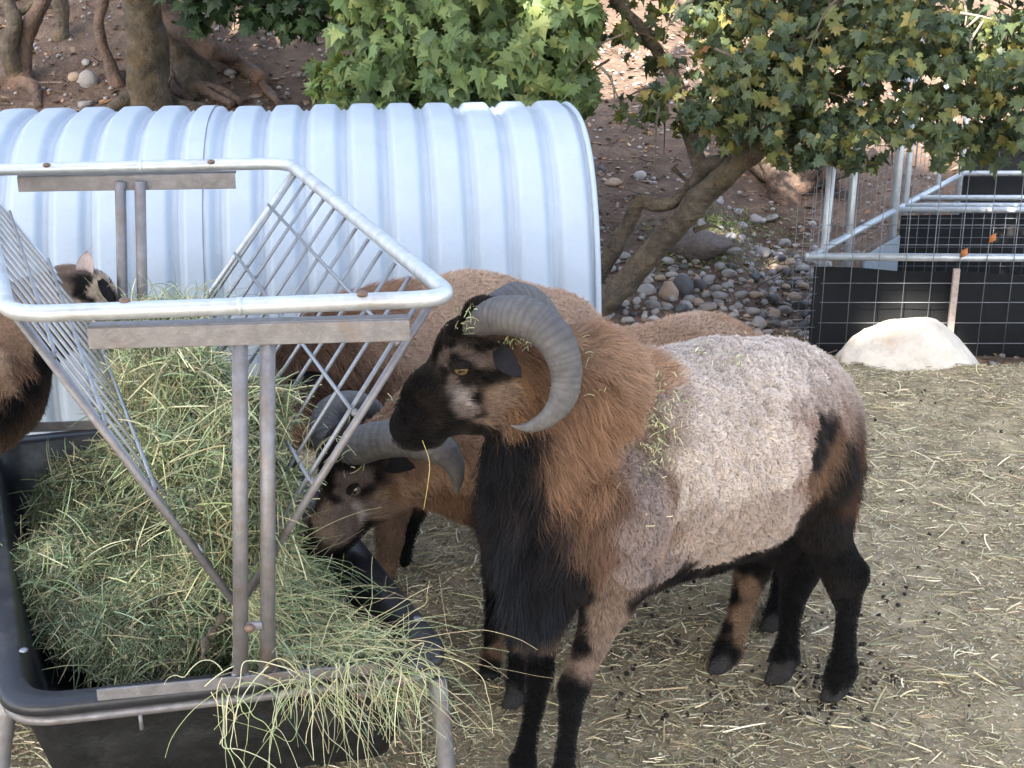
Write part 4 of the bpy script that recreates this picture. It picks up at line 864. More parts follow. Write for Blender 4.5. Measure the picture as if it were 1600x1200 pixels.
# leaf litter, bark chips and small gravel on the slope
L = []; cl = []
n = 16000; X = RNG.uniform(-4, 4, n); Y = 4.8 + 5.2 * RNG.random(n) ** 1.0; Z = terrain(X, Y)
LC = np.array([[.20, .12, .07], [.26, .17, .10], [.13, .09, .06], [.33, .24, .15], [.30, .15, .06], [.22, .18, .14], [.17, .13, .10]])
a = RNG.random(n) * 6.28; r = RNG.uniform(.006, .022, n) * np.where(RNG.random(n) < .12, 1.9, 1); tl = RNG.normal(0, .5, (n, 2)); base = np.stack([X, Y, Z + .006], 1)
d1 = nrm(np.stack([np.cos(a), np.sin(a), tl[:, 0] * .6], 1)); d2 = nrm(np.stack([-np.sin(a), np.cos(a), tl[:, 1] * .6], 1))
V = np.stack([base + d1 * r[:, None], base + d2 * r[:, None] * .6, base - d1 * r[:, None] * .9, base - d2 * r[:, None] * .55], 1).reshape(-1, 3)
c = np.repeat(LC[RNG.integers(0, len(LC), n)] * (.6 + .7 * RNG.random((n, 1))), 4, 0)
k = part('leaf_litter', V, np.arange(n * 4).reshape(-1, 4), m_straw, cols=c, kind='stuff', smooth=False); tag(k, 'dry fallen leaves and bark chips covering the brown slope', 'leaf litter')
L = []
for k in range(2600):
    x, y = random.uniform(-3.2, 3), random.uniform(4.95, 9.4); r = random.uniform(.006, .017); L.append((np.array([x, y, tz(x, y) + r * .3]) + v0 * [r, r * random.uniform(.7, 1.2), r * .7], f0))
V, Fq = join(L); k = part('gravel', V, Fq, m_stone, kind='stuff', smooth=False); tag(k, 'small loose gravel strewn over the slope', 'gravel')

P_ = np.stack([RNG.uniform(-3.5, 3, 1500), RNG.uniform(4.95, 9.5, 1500)], 1); P_ = np.column_stack([P_, terrain(P_[:, 0], P_[:, 1]) + .006]); sk = stems(P_, np.tile([0, 0, 1.], (1500, 1)), 1500, .04, .28, .0022, tilt=.12, droop=0, cl=np.array([[.16, .11, .08], [.26, .20, .15], [.10, .07, .05]]))
k = curves_obj('fallen_sticks', sk[0], sk[1], sk[2], m_straw); tag(k, 'thin dry sticks fallen across the brown slope', 'sticks', kind='stuff')
# ------------------------------------------------------------ stones
def stone_mesh(name, seed, sub=2, rough=.22, mat=None, sc=(1, 1, .7), cut=0):
    V, Fq = ico(sub); V = V.copy(); V = V * (1 + rough * fbm(V * 1.4, 3, seed))[:, None]
    if cut:
        for k in range(cut):
            n = nrm(np.random.default_rng(seed * 9 + k).normal(0, 1, 3)); h = V @ n; V = V - n * np.maximum(0, h - .68)[:, None] * .85
    V = V * (1 + .03 * fbm(V * 6, 3, seed + 5))[:, None] * np.array(sc); return make_mesh(name, V, Fq, True, mat=mat or m_stone)
m_st2 = M('tan_stone', (.36, .27, .20), .85, var=.3, scale=8, bump=.4, bscale=50); m_st3 = M('dark_stone', (.10, .10, .105), .85, var=.3, scale=8, bump=.4, bscale=50)
m_st4 = M('pale_stone', (.33, .31, .30), .85, var=.25, scale=8, bump=.4, bscale=50)
SM = [stone_mesh('stone', s, 3, .28, [m_stone, m_stone, m_st4, m_stone, m_st2, m_stone, m_st3, m_st4][s], (1, random.uniform(.7, .95), random.uniform(.5, .75)), cut=2) for s in range(8)]
placed = []
def put_stone(x, y, r, me, label, group=None, sink=.25, rz=None):
    o = link('stone', me, None, (x, y, tz(x, y) + r * (.5 - sink))); o.scale = (r, r, r); o.rotation_euler = (random.uniform(-.3, .3), random.uniform(-.3, .3), random.uniform(0, 6.3) if rz is None else rz)
    return tag(o, label, 'stone', group)
cnt = 0
for k in range(5000):
    if cnt >= 270: break
    u, v = random.uniform(935, 1290), random.triangular(330, 545, 470)
    if v < 410 and random.random() < .5: continue
    if u < 1040 and v < 400: continue
    p = on_ground(u, v); r = random.choice((.016, .02, .024, .028, .033, .04)) * random.uniform(.85, 1.15)
    if any((p[0] - a) ** 2 + (p[1] - b) ** 2 < ((r + c) * .86) ** 2 for a, b, c in placed): continue
    placed.append((p[0], p[1], r)); mi_ = random.randrange(8); cnt += 1
    sz = 'small' if r < .021 else 'larger' if r > .031 else 'middling'; cl_ = ['grey', 'grey', 'pale', 'grey', 'tan', 'grey', 'dark', 'pale'][mi_]
    wh = 'at the foot of the leaning trunk' if u < 1050 else 'against the pen wire' if u > 1225 else 'below the flat-topped rock' if u < 1130 else 'in the middle of the pebble bank'
    hg = 'high up' if v < 430 else 'low down' if v > 485 else 'halfway up'
    put_stone(p[0], p[1], r, SM[mi_], '%s %s river stone %s %s' % (sz, cl_, hg, wh), 'river stones between the trunk and the pen')
def special(u, v, rpx, me, label, sink=.25, sc=None):
    p = on_ground(u, v); r = rpx * depth(p) / FPX; o = put_stone(p[0], p[1], r, me, label, None, sink)
    if sc: o.scale = (r * sc[0], r * sc[1], r * sc[2]); o.rotation_euler = (0, 0, 0)
    return o
special(1088, 392, 52, stone_mesh('stone', 21, 4, .2, M('brown_rock', (.15, .12, .105), .9, var=.4, scale=5, bump=2, bscale=18, col2=(.20, .165, .145)), (1, .8, .62), 3), 'largest grey flat-topped rock behind the leaning trunk', .3, (1, 1, .8))
special(1068, 458, 21, stone_mesh('stone', 22, 3, .2, m_st3, (1, .8, .9), 2), 'dark upright rounded rock beside a tan stone near the trunk base', .1)
special(1044, 468, 17, stone_mesh('stone', 23, 3, .3, m_st2, (1, .8, 1.1), 4), 'tan pointed stone leaning on the dark rounded rock', .1)
special(1090, 478, 12, SM[4], 'small round tan stone right of the dark rock')
special(1240, 470, 13, stone_mesh('stone', 27, 3, .2, m_st2, (1, .9, .8)), 'orange-tan stone just left of the wire pen corner')
special(1000, 279, 11, stone_mesh('stone', 24, 3, .2, m_st4, (1, .8, .7)), 'lone pale stone on bare soil above the leaning trunk')
special(957, 290, 13, stone_mesh('stone', 25, 3, .3, m_st2, (1, .8, .5)), 'low brown stone on bare soil beside the shelter end')
special(117, 124, 11, stone_mesh('stone', 26, 3, .2, m_st2, (1, .8, .8)), 'small tan stone beside a bigger round stone on the left bank')
special(139, 133, 17, stone_mesh('stone', 28, 3, .2, None, (1, .8, .9)), 'round grey-brown stone between two thin stems on the left bank')
special(256, 134, 15, stone_mesh('stone', 29, 3, .2, m_st4, (1, .8, .8)), 'pale stone against the thick upright trunk')
special(134, 101, 9, SM[2], 'small pale stone high on the left bank')
special(360, 120, 12, SM[3], 'grey stone below the slanting root on the bank')
special(135, 168, 14, SM[0], 'half buried stone just above the shelter roof at left')
for (u, v, r, w_) in ((940, 265, 7, 'beside the shelter roof end'), (1098, 330, 12, 'right behind the broken knot'), (1150, 335, 9, 'above the green weeds'), (1125, 318, 8, 'highest above the weeds'), (1180, 347, 12, 'right of the weeds'), (1140, 374, 12, 'just below the weeds'), (1207, 345, 11, 'below the sunlit roots'), (1225, 385, 12, 'nearest the pen post')):
    special(u, v, r, random.choice(SM), 'lone stone on the bare slope, ' + w_)['group'] = 'scattered stones on the slope'
# the sunlit boulder on the brow of the pen floor
Vb, Fb = ico(5); s = Vb.copy(); s = s * (1 + .14 * fbm(s * 1.3, 4, 61) + .03 * fbm(s * 7, 3, 2))[:, None]
for n_, h_ in (((.9, -.2, .55), .60), ((-.6, -.5, .7), .80), ((.2, -.95, .3), .72), ((.55, -.7, .5), .70)):
    n_ = nrm(n_); s = s - n_ * np.maximum(0, s @ n_ - h_)[:, None] * .8
pb = PY(1430, 567, 4.80); s = s * [.30, .17, .18]
k = part('boulder', s + [pb[0], pb[1], -.045], Fb, m_boulder); own(k); tag(k, 'large pale rounded boulder glowing in sunlight before the black pen screen', 'boulder')

# ------------------------------------------------------------ wire pen
pen = thing('wire_pen', 'galvanised pipe and wire mesh pen screened with black cloth at right', 'pen', (2.4, 6.2, tz(2.4, 6.2)))
zrail = .155
def XY(u, v, z): p = PZ(u, v, z); return p
def pipe(p, q, r=.0175, name='rail', m=None): V, Fq = tube([p, q], r, 12, rough=.03); part(name, V, Fq, m or m_pipe, pen)
YF = 5.6
c0 = PY(1266, 401, YF); c1 = PY(1690, 413, YF); c1[2] = c0[2] - .01; zc = c0[2]
pipe(c0 - [.02, 0, 0], c1 + [.6, 0, 0], .0165)
# side of the pen running back
s1 = PZ(1400, 328, zc); dirb = nrm(s1 - c0); dirb[2] = 0
def along(t): return c0 + dirb * t
Lb = np.linalg.norm(s1 - c0)
pipe(along(.03), along(Lb * 1.0), .014); pipe(along(Lb * 1.02), along(Lb * 2.3), .013)
for t, zt2, r in ((.12, .72, .018), (.42 * Lb, .80, .016), (Lb * .98, .95, .019), (Lb * 1.12, .95, .016), (Lb * 1.6, .9, .013), (Lb * 1.95, .9, .015)):
    p = along(t); zb = tz(p[0], p[1]) - .05; tp = p.copy(); tp[2] = zt2; p[2] = zb; tp[0] += .02 if t < .2 else 0; V, Fq = tube([p, tp], r, 12, rough=.03); part('post', V, Fq, m_pipe, pen)
for t, e in ((Lb, 2.2), (Lb * 1.1, 2.2), (Lb * 1.3, 2.2), (Lb * 2.0, 2.4)):
    p = along(t); pipe(p, p + [e, .0, 0], .0145)
# front livestock panel: vertical and level wires
def wire_panel(o, dx, n_v, sp_v, zs, ztop, zbot, r, name='wire', lean=0.0):
    for k in range(n_v):
        p = o + dx * sp_v * k; V, Fq = tube([[p[0], p[1], zbot], [p[0] + lean, p[1], ztop]], r, 5); part(name, V, Fq, m_penwire, pen)
    for z in zs:
        p, q = o.copy(), o + dx * sp_v * (n_v - 1); p[2] = q[2] = z; V, Fq = tube([p - dx * .01, q + dx * .01], r, 5); part(name, V, Fq, m_penwire, pen)
o = PY(1290, 402, YF - .022); zsf = [PY(1400, v, YF - .026)[2] for v in (352, 383, 443, 473, 505, 537, 566)]
wire_panel(o, np.array([1., 0, 0]), 17, .1075, zsf, .62, -.30, .0017)
# finer side mesh, left corner strip and side run
o2 = PY(1240, 420, YF - .03); wire_panel(o2, np.array([1., 0, 0]), 4, .030, [PY(1250, v, YF)[2] for v in range(300, 560, 26)], .45, -.28, .0009)
for k in range(26):
    p = along(.05 + k * .065); V, Fq = tube([[p[0] - .012, p[1], -.27], [p[0] - .012, p[1], .62]], .0014, 4); part('wire', V, Fq, m_penwire, pen)
for k in range(13):
    z = -.22 + k * .065; p, q = along(.03), along(1.75); V, Fq = tube([[p[0] - .014, p[1], z], [q[0] - .014, q[1], z]], .0014, 4); part('wire', V, Fq, m_penwire, pen)
# back mesh
p = along(Lb * 1.02)
for k in range(46):
    x = p[0] + k * .05; V, Fq = tube([[x, p[1], -.24], [x, p[1], zc + .02]], .0014, 4); part('wire', V, Fq, m_penwire, pen)
for k in range(9):
    z = -.2 + k * .045; V, Fq = tube([[p[0], p[1] - .004, z], [p[0] + 2.3, p[1] - .004, z]], .0014, 4); part('wire', V, Fq, m_penwire, pen)
# black screens
def screen(a, b, z0a, z1a, z1b, th=.004):
    a, b = np.array(a, float), np.array(b, float); d = nrm(b - a); n_ = np.cross(d, [0, 0, 1]) * th; N_ = 40; V = []
    for s_ in (1, -1):
        for i in range(N_ + 1):
            t = i / N_; p = a * (1 - t) + b * t; w = n_ * s_ + np.cross(d, [0, 0, 1]) * .006 * math.sin(t * 31) ; zt3 = z1a * (1 - t) + z1b * t + .004 * math.sin(t * 17)
            V += [[p[0] + w[0], p[1] + w[1], z0a], [p[0] + w[0] * .3, p[1] + w[1] * .3, zt3]]
    m = 2 * (N_ + 1); Fq = []
    for i in range(N_): Fq += [[2 * i, 2 * i + 2, 2 * i + 3, 2 * i + 1], [m + 2 * i, m + 2 * i + 1, m + 2 * i + 3, m + 2 * i + 2], [2 * i + 1, 2 * i + 3, m + 2 * i + 3, m + 2 * i + 1]]
    part('shade_cloth', V, Fq, m_mesh, pen)
fz = PY(1270, 420, YF)[2]; screen(PY(1266, 500, YF + .03), PY(1800, 500, YF + .03), -.32, fz, PY(1600, 433, YF)[2] - .02)
pb_ = along(Lb * 1.05); screen(pb_ + [.02, .04, 0], pb_ + [2.4, .04, 0], -.3, zc - .045, zc - .045)
pb2 = along(Lb * 2.0); screen(pb2 + [.02, .05, 0], pb2 + [2.4, .05, 0], -.3, zc + .12, zc + .12)
a_ = along(Lb * .55); b_ = along(Lb * .99); m_g = M('grey_panel', (.30, .34, .38), .6, metal=.3, var=.2, scale=10)
V, Fq = box((a_ + b_) / 2 * [1, 1, 0] + [.03, 0, -.10], (b_ - a_) / 2, [.004, 0, 0], [0, 0, .14]); part('sheet_panel', V, Fq, m_g, pen, smooth=False)
ws = PY(1495, 420, YF - .04); V, Fq = box([ws[0], ws[1], (ws[2] - .30) / 2], [.0125, 0, 0], [0, .008, 0], [0, 0, (ws[2] + .30) / 2]); part('wooden_stake', V, Fq, m_wood, pen, smooth=False)
for u, v in ((1507, 395), (1551, 372)):
    c = PY(u, v, YF - .03); V, Fq = box(c, [.012, 0, .006], [.002, .003, 0], [0, .003, .014]); k = part('leaf', V, Fq, m_straw, cols=np.tile([.45, .17, .06], (8, 1))); own(k); tag(k, 'dry orange leaf stuck in the pen mesh, %s' % ('lower of two' if u < 1520 else 'higher of two'), 'leaf')

# sun flecks: gaps in the crowns that let the sun reach these places
Sd = np.array(SUN)
LIT = [(on_ground(1424, 566) + [0, 0, .05], .31), (on_ground(990, 492), .13), (on_ground(950, 496), .10), (on_ground(1235, 300) + [0, 0, .1], .20), (on_ground(1180, 270), .10), (on_ground(400, 48), .20), (on_ground(360, 35), .14), (on_ground(425, 90), .07), (on_ground(440, 62), .12), (on_ground(1010, 497), .10),
       (along(Lb * .6) + [0, 0, .03], .06), (along(Lb * 1.5), .12), (PY(1120, 60, 5.7), .22), (PY(1010, 120, 5.9), .14), (PY(1560, 60, 5.3), .25), (PY(860, 40, 5.8), .2), (PY(700, 30, 5.8), .12), (PY(640, 120, 5.9), .08), (on_ground(1000, 235), .05), (on_ground(950, 240), .05), (on_ground(1060, 262), .04)]
def gaps(P):
    ok = np.ones(len(P), bool)
    for c, r in LIT:
        d = P - c; t = d @ Sd; q = np.linalg.norm(d - t[:, None] * Sd, axis=1); ok &= (q > r) | (t < 0)
    return ok
# ------------------------------------------------------------ trees
def maple_leaf(fold, droop, rnd):
    pts = [(0, 0), (.10, .06), (.34, -.02), (.30, .16), (.50, .30), (.34, .36), (.40, .56), (.22, .50), (.14, .66), (.0, 1.0)]
    R = [(x, y) for x, y in pts]; out = R + [(-x, y) for x, y in R[-2:0:-1]]; c = (0, .32); V = [(c[0], c[1] - .3, 0)]
    for x, y in out: V.append((x * 1.1, y - .3, -fold * abs(x) - droop * y * y))
    n = len(out); return np.array(V) + np.random.default_rng(rnd).normal(0, .012, (n + 1, 3)), [[0, 1 + i, 1 + (i + 1) % n] for i in range(n)]
LV = [maple_leaf(.35, .10, 1), maple_leaf(.15, .28, 2), maple_leaf(.55, .2, 3), maple_leaf(-.2, .25, 4)]
def leaf_cloud(tree, blobs, n, size, palette, singles=300, gap=.0, seed=0, down=.6, keepfn=None, flat=.7):
    """blobs: centre, radii; leaves lie mostly in the outer shell of each blob, in small sprays"""
    rg = np.random.default_rng(seed); W_ = np.array([np.prod(b[1]) ** (2 / 3) for b in blobs]); bi = rg.choice(len(blobs), n, p=W_ / W_.sum())
    C = np.array([b[0] for b in blobs])[bi]; Rr = np.array([b[1] for b in blobs])[bi]; d = nrm(rg.normal(0, 1, (n, 3))); rad = rg.random((n, 1)) ** .45; P = C + d * Rr * rad
    I = np.floor(P / .13).astype(int); jit = np.stack([hash3(I[:, 0], I[:, 1], I[:, 2], q) for q in range(3)], 1)
    P = P * .72 + ((I + jit) * .13) * .28
    g_ = fbm(P * 3.1, 3, seed + 4) * .5 + .5; kp = g_ > gap
    if keepfn is not None: kp &= keepfn(P)
    P, d, g_ = P[kp], d[kp], g_[kp]; n = len(P)
    up = nrm(d * [.5, .5, .3] + [0, -.25, flat] + rg.normal(0, .42, (n, 3))); tip = nrm(rg.normal(0, .7, (n, 3)) + d * [.5, .5, 0] + [0, 0, -down]); tip = nrm(tip - up * (tip * up).sum(1, keepdims=True)); sd = np.cross(tip, up)
    sz = size * rg.uniform(.42, 1.35, n); ci = rg.random(n); pal = np.array([p[0] for p in palette]); w = np.array([p[1] for p in palette]); cum = np.cumsum(w / w.sum()); ci = np.clip(ci * .75 + g_ * .25, 0, .999); col = pal[np.searchsorted(cum, ci)]
    col = col * rg.uniform(.7, 1.3, (n, 1)); var = rg.integers(0, len(LV), n); u, v, t = proj(P)
    vis = (t > .5) & (u > 0) & (u < 1600) & (v > 0) & (v < 1200); score = np.where(vis, sz / np.maximum(t, .1) * (1 + .6 * rg.random(n)), 0); pick_ = np.argsort(-score)[:singles] if singles else np.array([], int)
    base = np.array(tree.location); lm = {}
    for i in pick_:
        ck = (int(var[i]), int(np.searchsorted(cum, ci[i])))
        if ck not in lm:
            lm[ck] = make_mesh('leaf', LV[ck[0]][0], LV[ck[0]][1], False, cols=np.tile(pal[ck[1]], (len(LV[0][0]), 1)), mat=m_leaf)
        o = bpy.data.objects.new('leaf', lm[ck]); Mx = Matrix([[sd[i][r_] * sz[i], tip[i][r_] * sz[i], up[i][r_] * sz[i], P[i][r_] - base[r_]] for r_ in range(3)] + [[0, 0, 0, 1]])
        o.parent = tree; o.matrix_local = Mx; COL.objects.link(o)
    rest = np.setdiff1d(np.arange(n), pick_); Vs, Fs_, Cs, nn = [], [], [], 0
    for q in range(len(LV)):
        ii = rest[var[rest] == q]; lv, lf = LV[q]; lf = np.array(lf)
        vv = P[ii, None, :] + (lv[None, :, 0:1] * sd[ii, None, :] + lv[None, :, 1:2] * tip[ii, None, :] + lv[None, :, 2:3] * up[ii, None, :]) * sz[ii, None, None]
        Vs.append(vv.reshape(-1, 3)); Fs_.append((lf[None] + (np.arange(len(ii)) * len(lv))[:, None, None]).reshape(-1, 3) + nn); nn += len(ii) * len(lv); Cs.append(np.repeat(col[ii], len(lv), 0))
    part('foliage', np.vstack(Vs), np.vstack(Fs_), m_leaf, tree, smooth=False, cols=np.clip(np.vstack(Cs), .004, 1), kind='stuff')
    return P, up
def branch(tree, pts, r0, r1, name='branch', mat=None, seg=12, rough=.22, n=None, sub=None):
    P = catmull(pts, n or len(pts) * 7); R = np.linspace(r0, r1, len(P)) if not hasattr(r0, '__len__') else np.interp(np.linspace(0, 1, len(P)), np.linspace(0, 1, len(r0)), r0)
    P = P + np.stack([vnoise(P * 6, q) for q in (1, 2, 3)], 1) * (R * .35)[:, None]; V, Fq = tube(P, R, seg, rough=rough * 1.4, rfreq=14, seed=len(pts)); return part(name, V, Fq, mat or m_bark, tree)
def B(u, v, Y, ru, rv=None, rY=None): # crown lobe from photo units
    p, r = PR(u, v, Y, ru); return (p, np.array([r, (rY if rY else r), (r if rv is None else r * rv / ru)]))
# leaning tree at right
t1 = thing('leaning_maple_tree', 'maple tree with leaning mossy trunk, its dark foliage hanging over the wire pen', 'tree', PY(948, 476, 5.95))
def TP(*q): return [PY(u, v, Y) for u, v, Y in q]
branch(t1, TP((905, 500, 6.05), (945, 468, 6.0), (990, 425, 5.95), (1042, 375, 5.9), (1098, 310, 5.8), (1150, 258, 5.7), (1195, 225, 5.65), (1260, 165, 5.6), (1350, 110, 5.6), (1480, 70, 5.6), (1650, 30, 5.6)), [.078, .066, .052, .050, .054, .048, .042, .034, .028, .02, .012], 0, 'trunk', seg=20, n=90)
branch(t1, TP((925, 440, 6.1), (950, 400, 6.05), (980, 352, 6.0), (1003, 318, 5.95), (1030, 322, 5.92), (1060, 312, 5.9), (1085, 285, 5.85), (1105, 262, 5.8), (1140, 245, 5.75)), [.045, .04, .034, .03, .026, .026, .03, .034, .03], 0, 'limb', seg=14, n=64)
branch(t1, TP((1100, 275, 5.85), (1085, 240, 5.9), (1065, 150, 6.0), (1040, 100, 6.0), (1005, 50, 6.0), (965, 5, 6.0), (900, -90, 6.0)), [.04, .034, .03, .028, .024, .022, .015], 0, 'limb', seg=12)
branch(t1, TP((1150, 258, 5.7), (1180, 180, 5.6), (1230, 90, 5.5), (1300, 20, 5.5), (1330, -80, 5.4)), .04, .018, 'limb')
for q in ([(1085, 360, 5.84), (1110, 352, 5.80), (1126, 358, 5.78)], [(1003, 320, 5.95), (1000, 308, 5.94)], [(1050, 262, 5.86), (1072, 282, 5.85)], [(1082, 345, 5.86), (1092, 335, 5.78)]): branch(t1, TP(*q), .012, .005, 'broken_stub')
rgt = random.Random(5)
for k in range(46):
    u, v = rgt.uniform(930, 1600), rgt.uniform(-10, 200); Y = rgt.uniform(5.2, 6.1); e = (rgt.uniform(-90, 90), rgt.uniform(20, 100))
    branch(t1, TP((u, v, Y), (u + e[0] * .5, v + e[1] * .3, Y - .05), (u + e[0], v + e[1], Y - .1)), .006, .002, 'twig', seg=6)
m_deadtwig = M('bare_twig', (.20, .16, .13), .8)
for q in ([(1500, 20, 5.1), (1530, 25, 5.08), (1550, 30, 5.06)], [(1530, 25, 5.08), (1508, 45, 5.06), (1498, 55, 5.05)], [(1540, 26, 5.07), (1518, 62, 5.05), (1516, 78, 5.04)], [(1505, 0, 5.1), (1510, 22, 5.1), (1508, 40, 5.08)]): branch(t1, TP(*q), .006, .003, 'bare_twig', m_deadtwig, 6)
GR = [((.034, .055, .034), 3), ((.055, .080, .042), 3), ((.080, .105, .045), 2.4), ((.13, .145, .045), 1.8), ((.20, .17, .055), 1.2), ((.24, .12, .05), .6), ((.15, .08, .045), .5)]
bl = [B(1010, 130, 6.0, 55, 60, .2), B(970, 50, 6.1, 50, 50, .2), B(1020, 195, 5.9, 44, 34, .2), B(1080, 90, 5.8, 90, 95, .4), B(1130, 170, 5.7, 80, 60, .35), B(1200, 110, 5.5, 110, 100, .4), B(1260, 200, 5.35, 95, 55, .3), B(1340, 190, 5.3, 110, 75, .3), B(1330, 90, 5.4, 120, 90, .4),
      B(1440, 190, 5.25, 100, 62, .3), B(1460, 90, 5.3, 110, 90, .4), B(1550, 200, 5.2, 90, 62, .3), B(1580, 90, 5.3, 110, 95, .4), B(1230, 235, 5.4, 45, 28, .15), B(1350, 245, 5.3, 45, 24, .15), B(1450, 232, 5.25, 50, 24, .15), B(1400, 20, 5.5, 200, 60, .5), B(1150, 10, 5.7, 160, 60, .5), B(1500, -120, 5.6, 300, 110, .8), B(1150, -150, 5.8, 280, 110, .8), B(1720, 100, 5.4, 140, 150, .6), B(945, 170, 6.0, 36, 30, .15)]
def thin(P): I = np.floor(P / .16).astype(int); h = hash3(I[:, 0], I[:, 1], I[:, 2], 5); return ((P[:, 0] > .75) & (h > .12)) | (h > .55) | (P[:, 2] > 1.7)
T1P, _ = leaf_cloud(t1, bl, 19000, .052, GR, gap=.40, seed=3, flat=.25, keepfn=thin)
# bright maple left of it, behind the shelter
t2 = thing('bright_maple_tree', 'light green maple with broad leaves hanging behind the shelter roof', 'tree', (-.15, 6.7, tz(-.15, 6.7)))
branch(t2, [np.array([-.15, 6.75, tz(-.15, 6.7) - .1]), np.array([-.2, 6.7, .9]), np.array([-.1, 6.6, 1.9]), np.array([-.3, 6.6, 3.0])], .12, .05, 'trunk')
branch(t2, [np.array([-.2, 6.7, .9]), np.array([.1, 6.3, 1.5]), np.array([.2, 6.0, 2.2])], .05, .02, 'limb'); branch(t2, [np.array([-.17, 6.7, .8]), np.array([-.5, 6.4, 1.2]), np.array([-.7, 6.2, 1.6])], .04, .015, 'limb')
GL = [((.11, .17, .065), 3), ((.15, .21, .075), 3), ((.085, .13, .055), 2), ((.21, .25, .085), 1.8), ((.28, .27, .10), .9), ((.30, .17, .06), .25)]
bl = [B(700, 60, 5.9, 130, 90, .35), B(600, 110, 6.0, 90, 62, .3), B(540, 140, 6.1, 46, 30, .2), B(590, 30, 6.0, 70, 70, .3), B(800, 90, 5.9, 100, 80, .35), B(860, 40, 5.9, 80, 90, .35), B(880, 140, 5.9, 52, 56, .25), B(700, 150, 5.9, 120, 45, .3), B(560, 150, 6.0, 70, 30, .2), B(820, 160, 5.85, 90, 46, .25),
      B(720, -60, 6.0, 220, 90, .5), B(700, -220, 6.2, 260, 130, .7), B(495, 105, 6.1, 22, 8, .08), B(640, 190, 6.0, 100, 40, .25)]
T2P, _ = leaf_cloud(t2, bl, 11500, .085, GL, gap=.22, seed=9, flat=.15, down=.9)
# the thick upright trunk with dark foliage at the top left
t3 = thing('upright_maple_tree', 'tree with thick straight mossy trunk and dark leaves at the top left', 'tree', PY(236, 168, 7.45))
bt = on_ground(238, 172); Yt = bt[1]; branch(t3, [bt + [.02, .02, -.15], *TP((234, 140, Yt), (228, 70, Yt), (222, 0, Yt), (218, -120, Yt), (216, -300, Yt))], [.135, .105, .095, .085, .08, .08], 0, 'trunk', seg=22, n=60)
for q in ([(255, 160), (285, 172), (330, 178)], [(215, 160), (195, 170), (170, 178)]):
    branch(t3, [on_ground(*x) + [0, 0, .015] for x in q], .05, .02, 'root')
GD = [((.022, .045, .020), 3), ((.035, .065, .025), 3), ((.05, .085, .03), 1.5), ((.12, .10, .03), .3)]
bl = [B(330, 0, 6.4, 62, 26, .25), B(300, 30, 6.4, 30, 18, .12), B(430, 15, 6.4, 76, 30, .25), B(490, 20, 6.3, 42, 44, .2), B(400, 30, 6.4, 25, 16, .1), B(460, 50, 6.3, 30, 14, .1), B(380, -60, 6.5, 200, 60, .5), B(200, -110, 6.6, 260, 60, .6), B(300, -260, 6.8, 400, 130, 1.0)]
leaf_cloud(t3, bl, 4600, .075, GD, gap=.25, seed=15, flat=.4, keepfn=lambda P: gaps(P))
branch(t3, TP((220, -160, Yt), (300, -60, 6.8), (400, -20, 6.4), (500, 0, 6.3)), .05, .015, 'limb')
# old spreading trunk with roots behind it
t4 = thing('rooted_tree', 'old grey-brown tree with flaring roots spreading down the bank right of the thick trunk', 'tree', on_ground(300, 140))
g0 = lambda u, v, h=.0: on_ground(u, v) + [0, 0, h]
Yb = on_ground(298, 120)[1]; branch(t4, [g0(305, 140, -.1), *TP((290, 95, Yb), (268, 45, Yb), (250, 0, Yb + .05), (230, -100, Yb + .1))], [.12, .085, .08, .085, .09], 0, 'trunk', m_bark, 18, n=50)
for q, r in (([(285, 110), (300, 140), (340, 150), (378, 168)], .04), ([(300, 120), (320, 150), (365, 172)], .03), ([(262, 80), (268, 120), (278, 150), (300, 165)], .03), ([(290, 60), (335, 90), (380, 115), (415, 145), (440, 175)], .03), ([(345, 95), (365, 110), (392, 112)], .012)):
    branch(t4, [g0(u, v, .02) for u, v in q], r, .018, 'root', m_bark2)
branch(t4, TP((250, 15, Yb), (290, 50, Yb - .1), (330, 75, Yb - .2)) + [g0(365, 105, .03), g0(410, 140, .03)], .06, .04, 'limb', m_bark2)
t5 = thing('thin_red_tree', 'thin crooked reddish stem between the two thicker trunks', 'tree', g0(182, 132))
Y5 = g0(182, 132)[1]; branch(t5, [g0(184, 134, -.03), *TP((172, 100, Y5), (158, 70, Y5), (153, 30, Y5), (160, 0, Y5), (170, -80, Y5))], [.045, .028, .025, .024, .027, .026], 0, 'trunk', m_bark2)
t6 = thing('split_red_tree', 'reddish tree with split fire-scarred trunk at the left edge', 'tree', g0(22, 128))
Y6 = g0(22, 128)[1]; branch(t6, [g0(18, 132, -.05), *TP((30, 105, Y6), (38, 70, Y6), (52, 30, Y6), (68, -10, Y6), (90, -120, Y6))], [.09, .05, .042, .038, .036, .034], 0, 'trunk', m_bark2, 16)
branch(t6, [*TP((22, 115, Y6 - .02), (14, 80, Y6 - .05), (20, 40, Y6 - .05), (8, -10, Y6), (0, -100, Y6))], .05, .028, 'limb', m_bark); branch(t6, [*TP((20, 30, Y6), (45, 10, Y6), (70, -6, Y6))], .02, .012, 'limb', m_bark)
branch(t6, [g0(30, 132, .0), g0(52, 146, .02), g0(62, 172, .0)], .05, .02, 'root', m_bark2); branch(t6, [g0(12, 130, .0), g0(-10, 140, .02), g0(-30, 170, .0)], .06, .02, 'root', m_bark2)
t7 = thing('small_grey_tree', 'small grey stump-like stem high on the bank, left of the crooked stem', 'tree', g0(88, 60))
Y7 = g0(88, 60)[1]; branch(t7, [g0(88, 62, -.02), *TP((96, 30, Y7), (92, 0, Y7), (90, -90, Y7))], [.05, .036, .04, .03], 0, 'trunk', m_bark)
t8 = thing('far_rooted_tree', 'sunlit tree base with thick roots behind the pen corner', 'tree', g0(1235, 305))
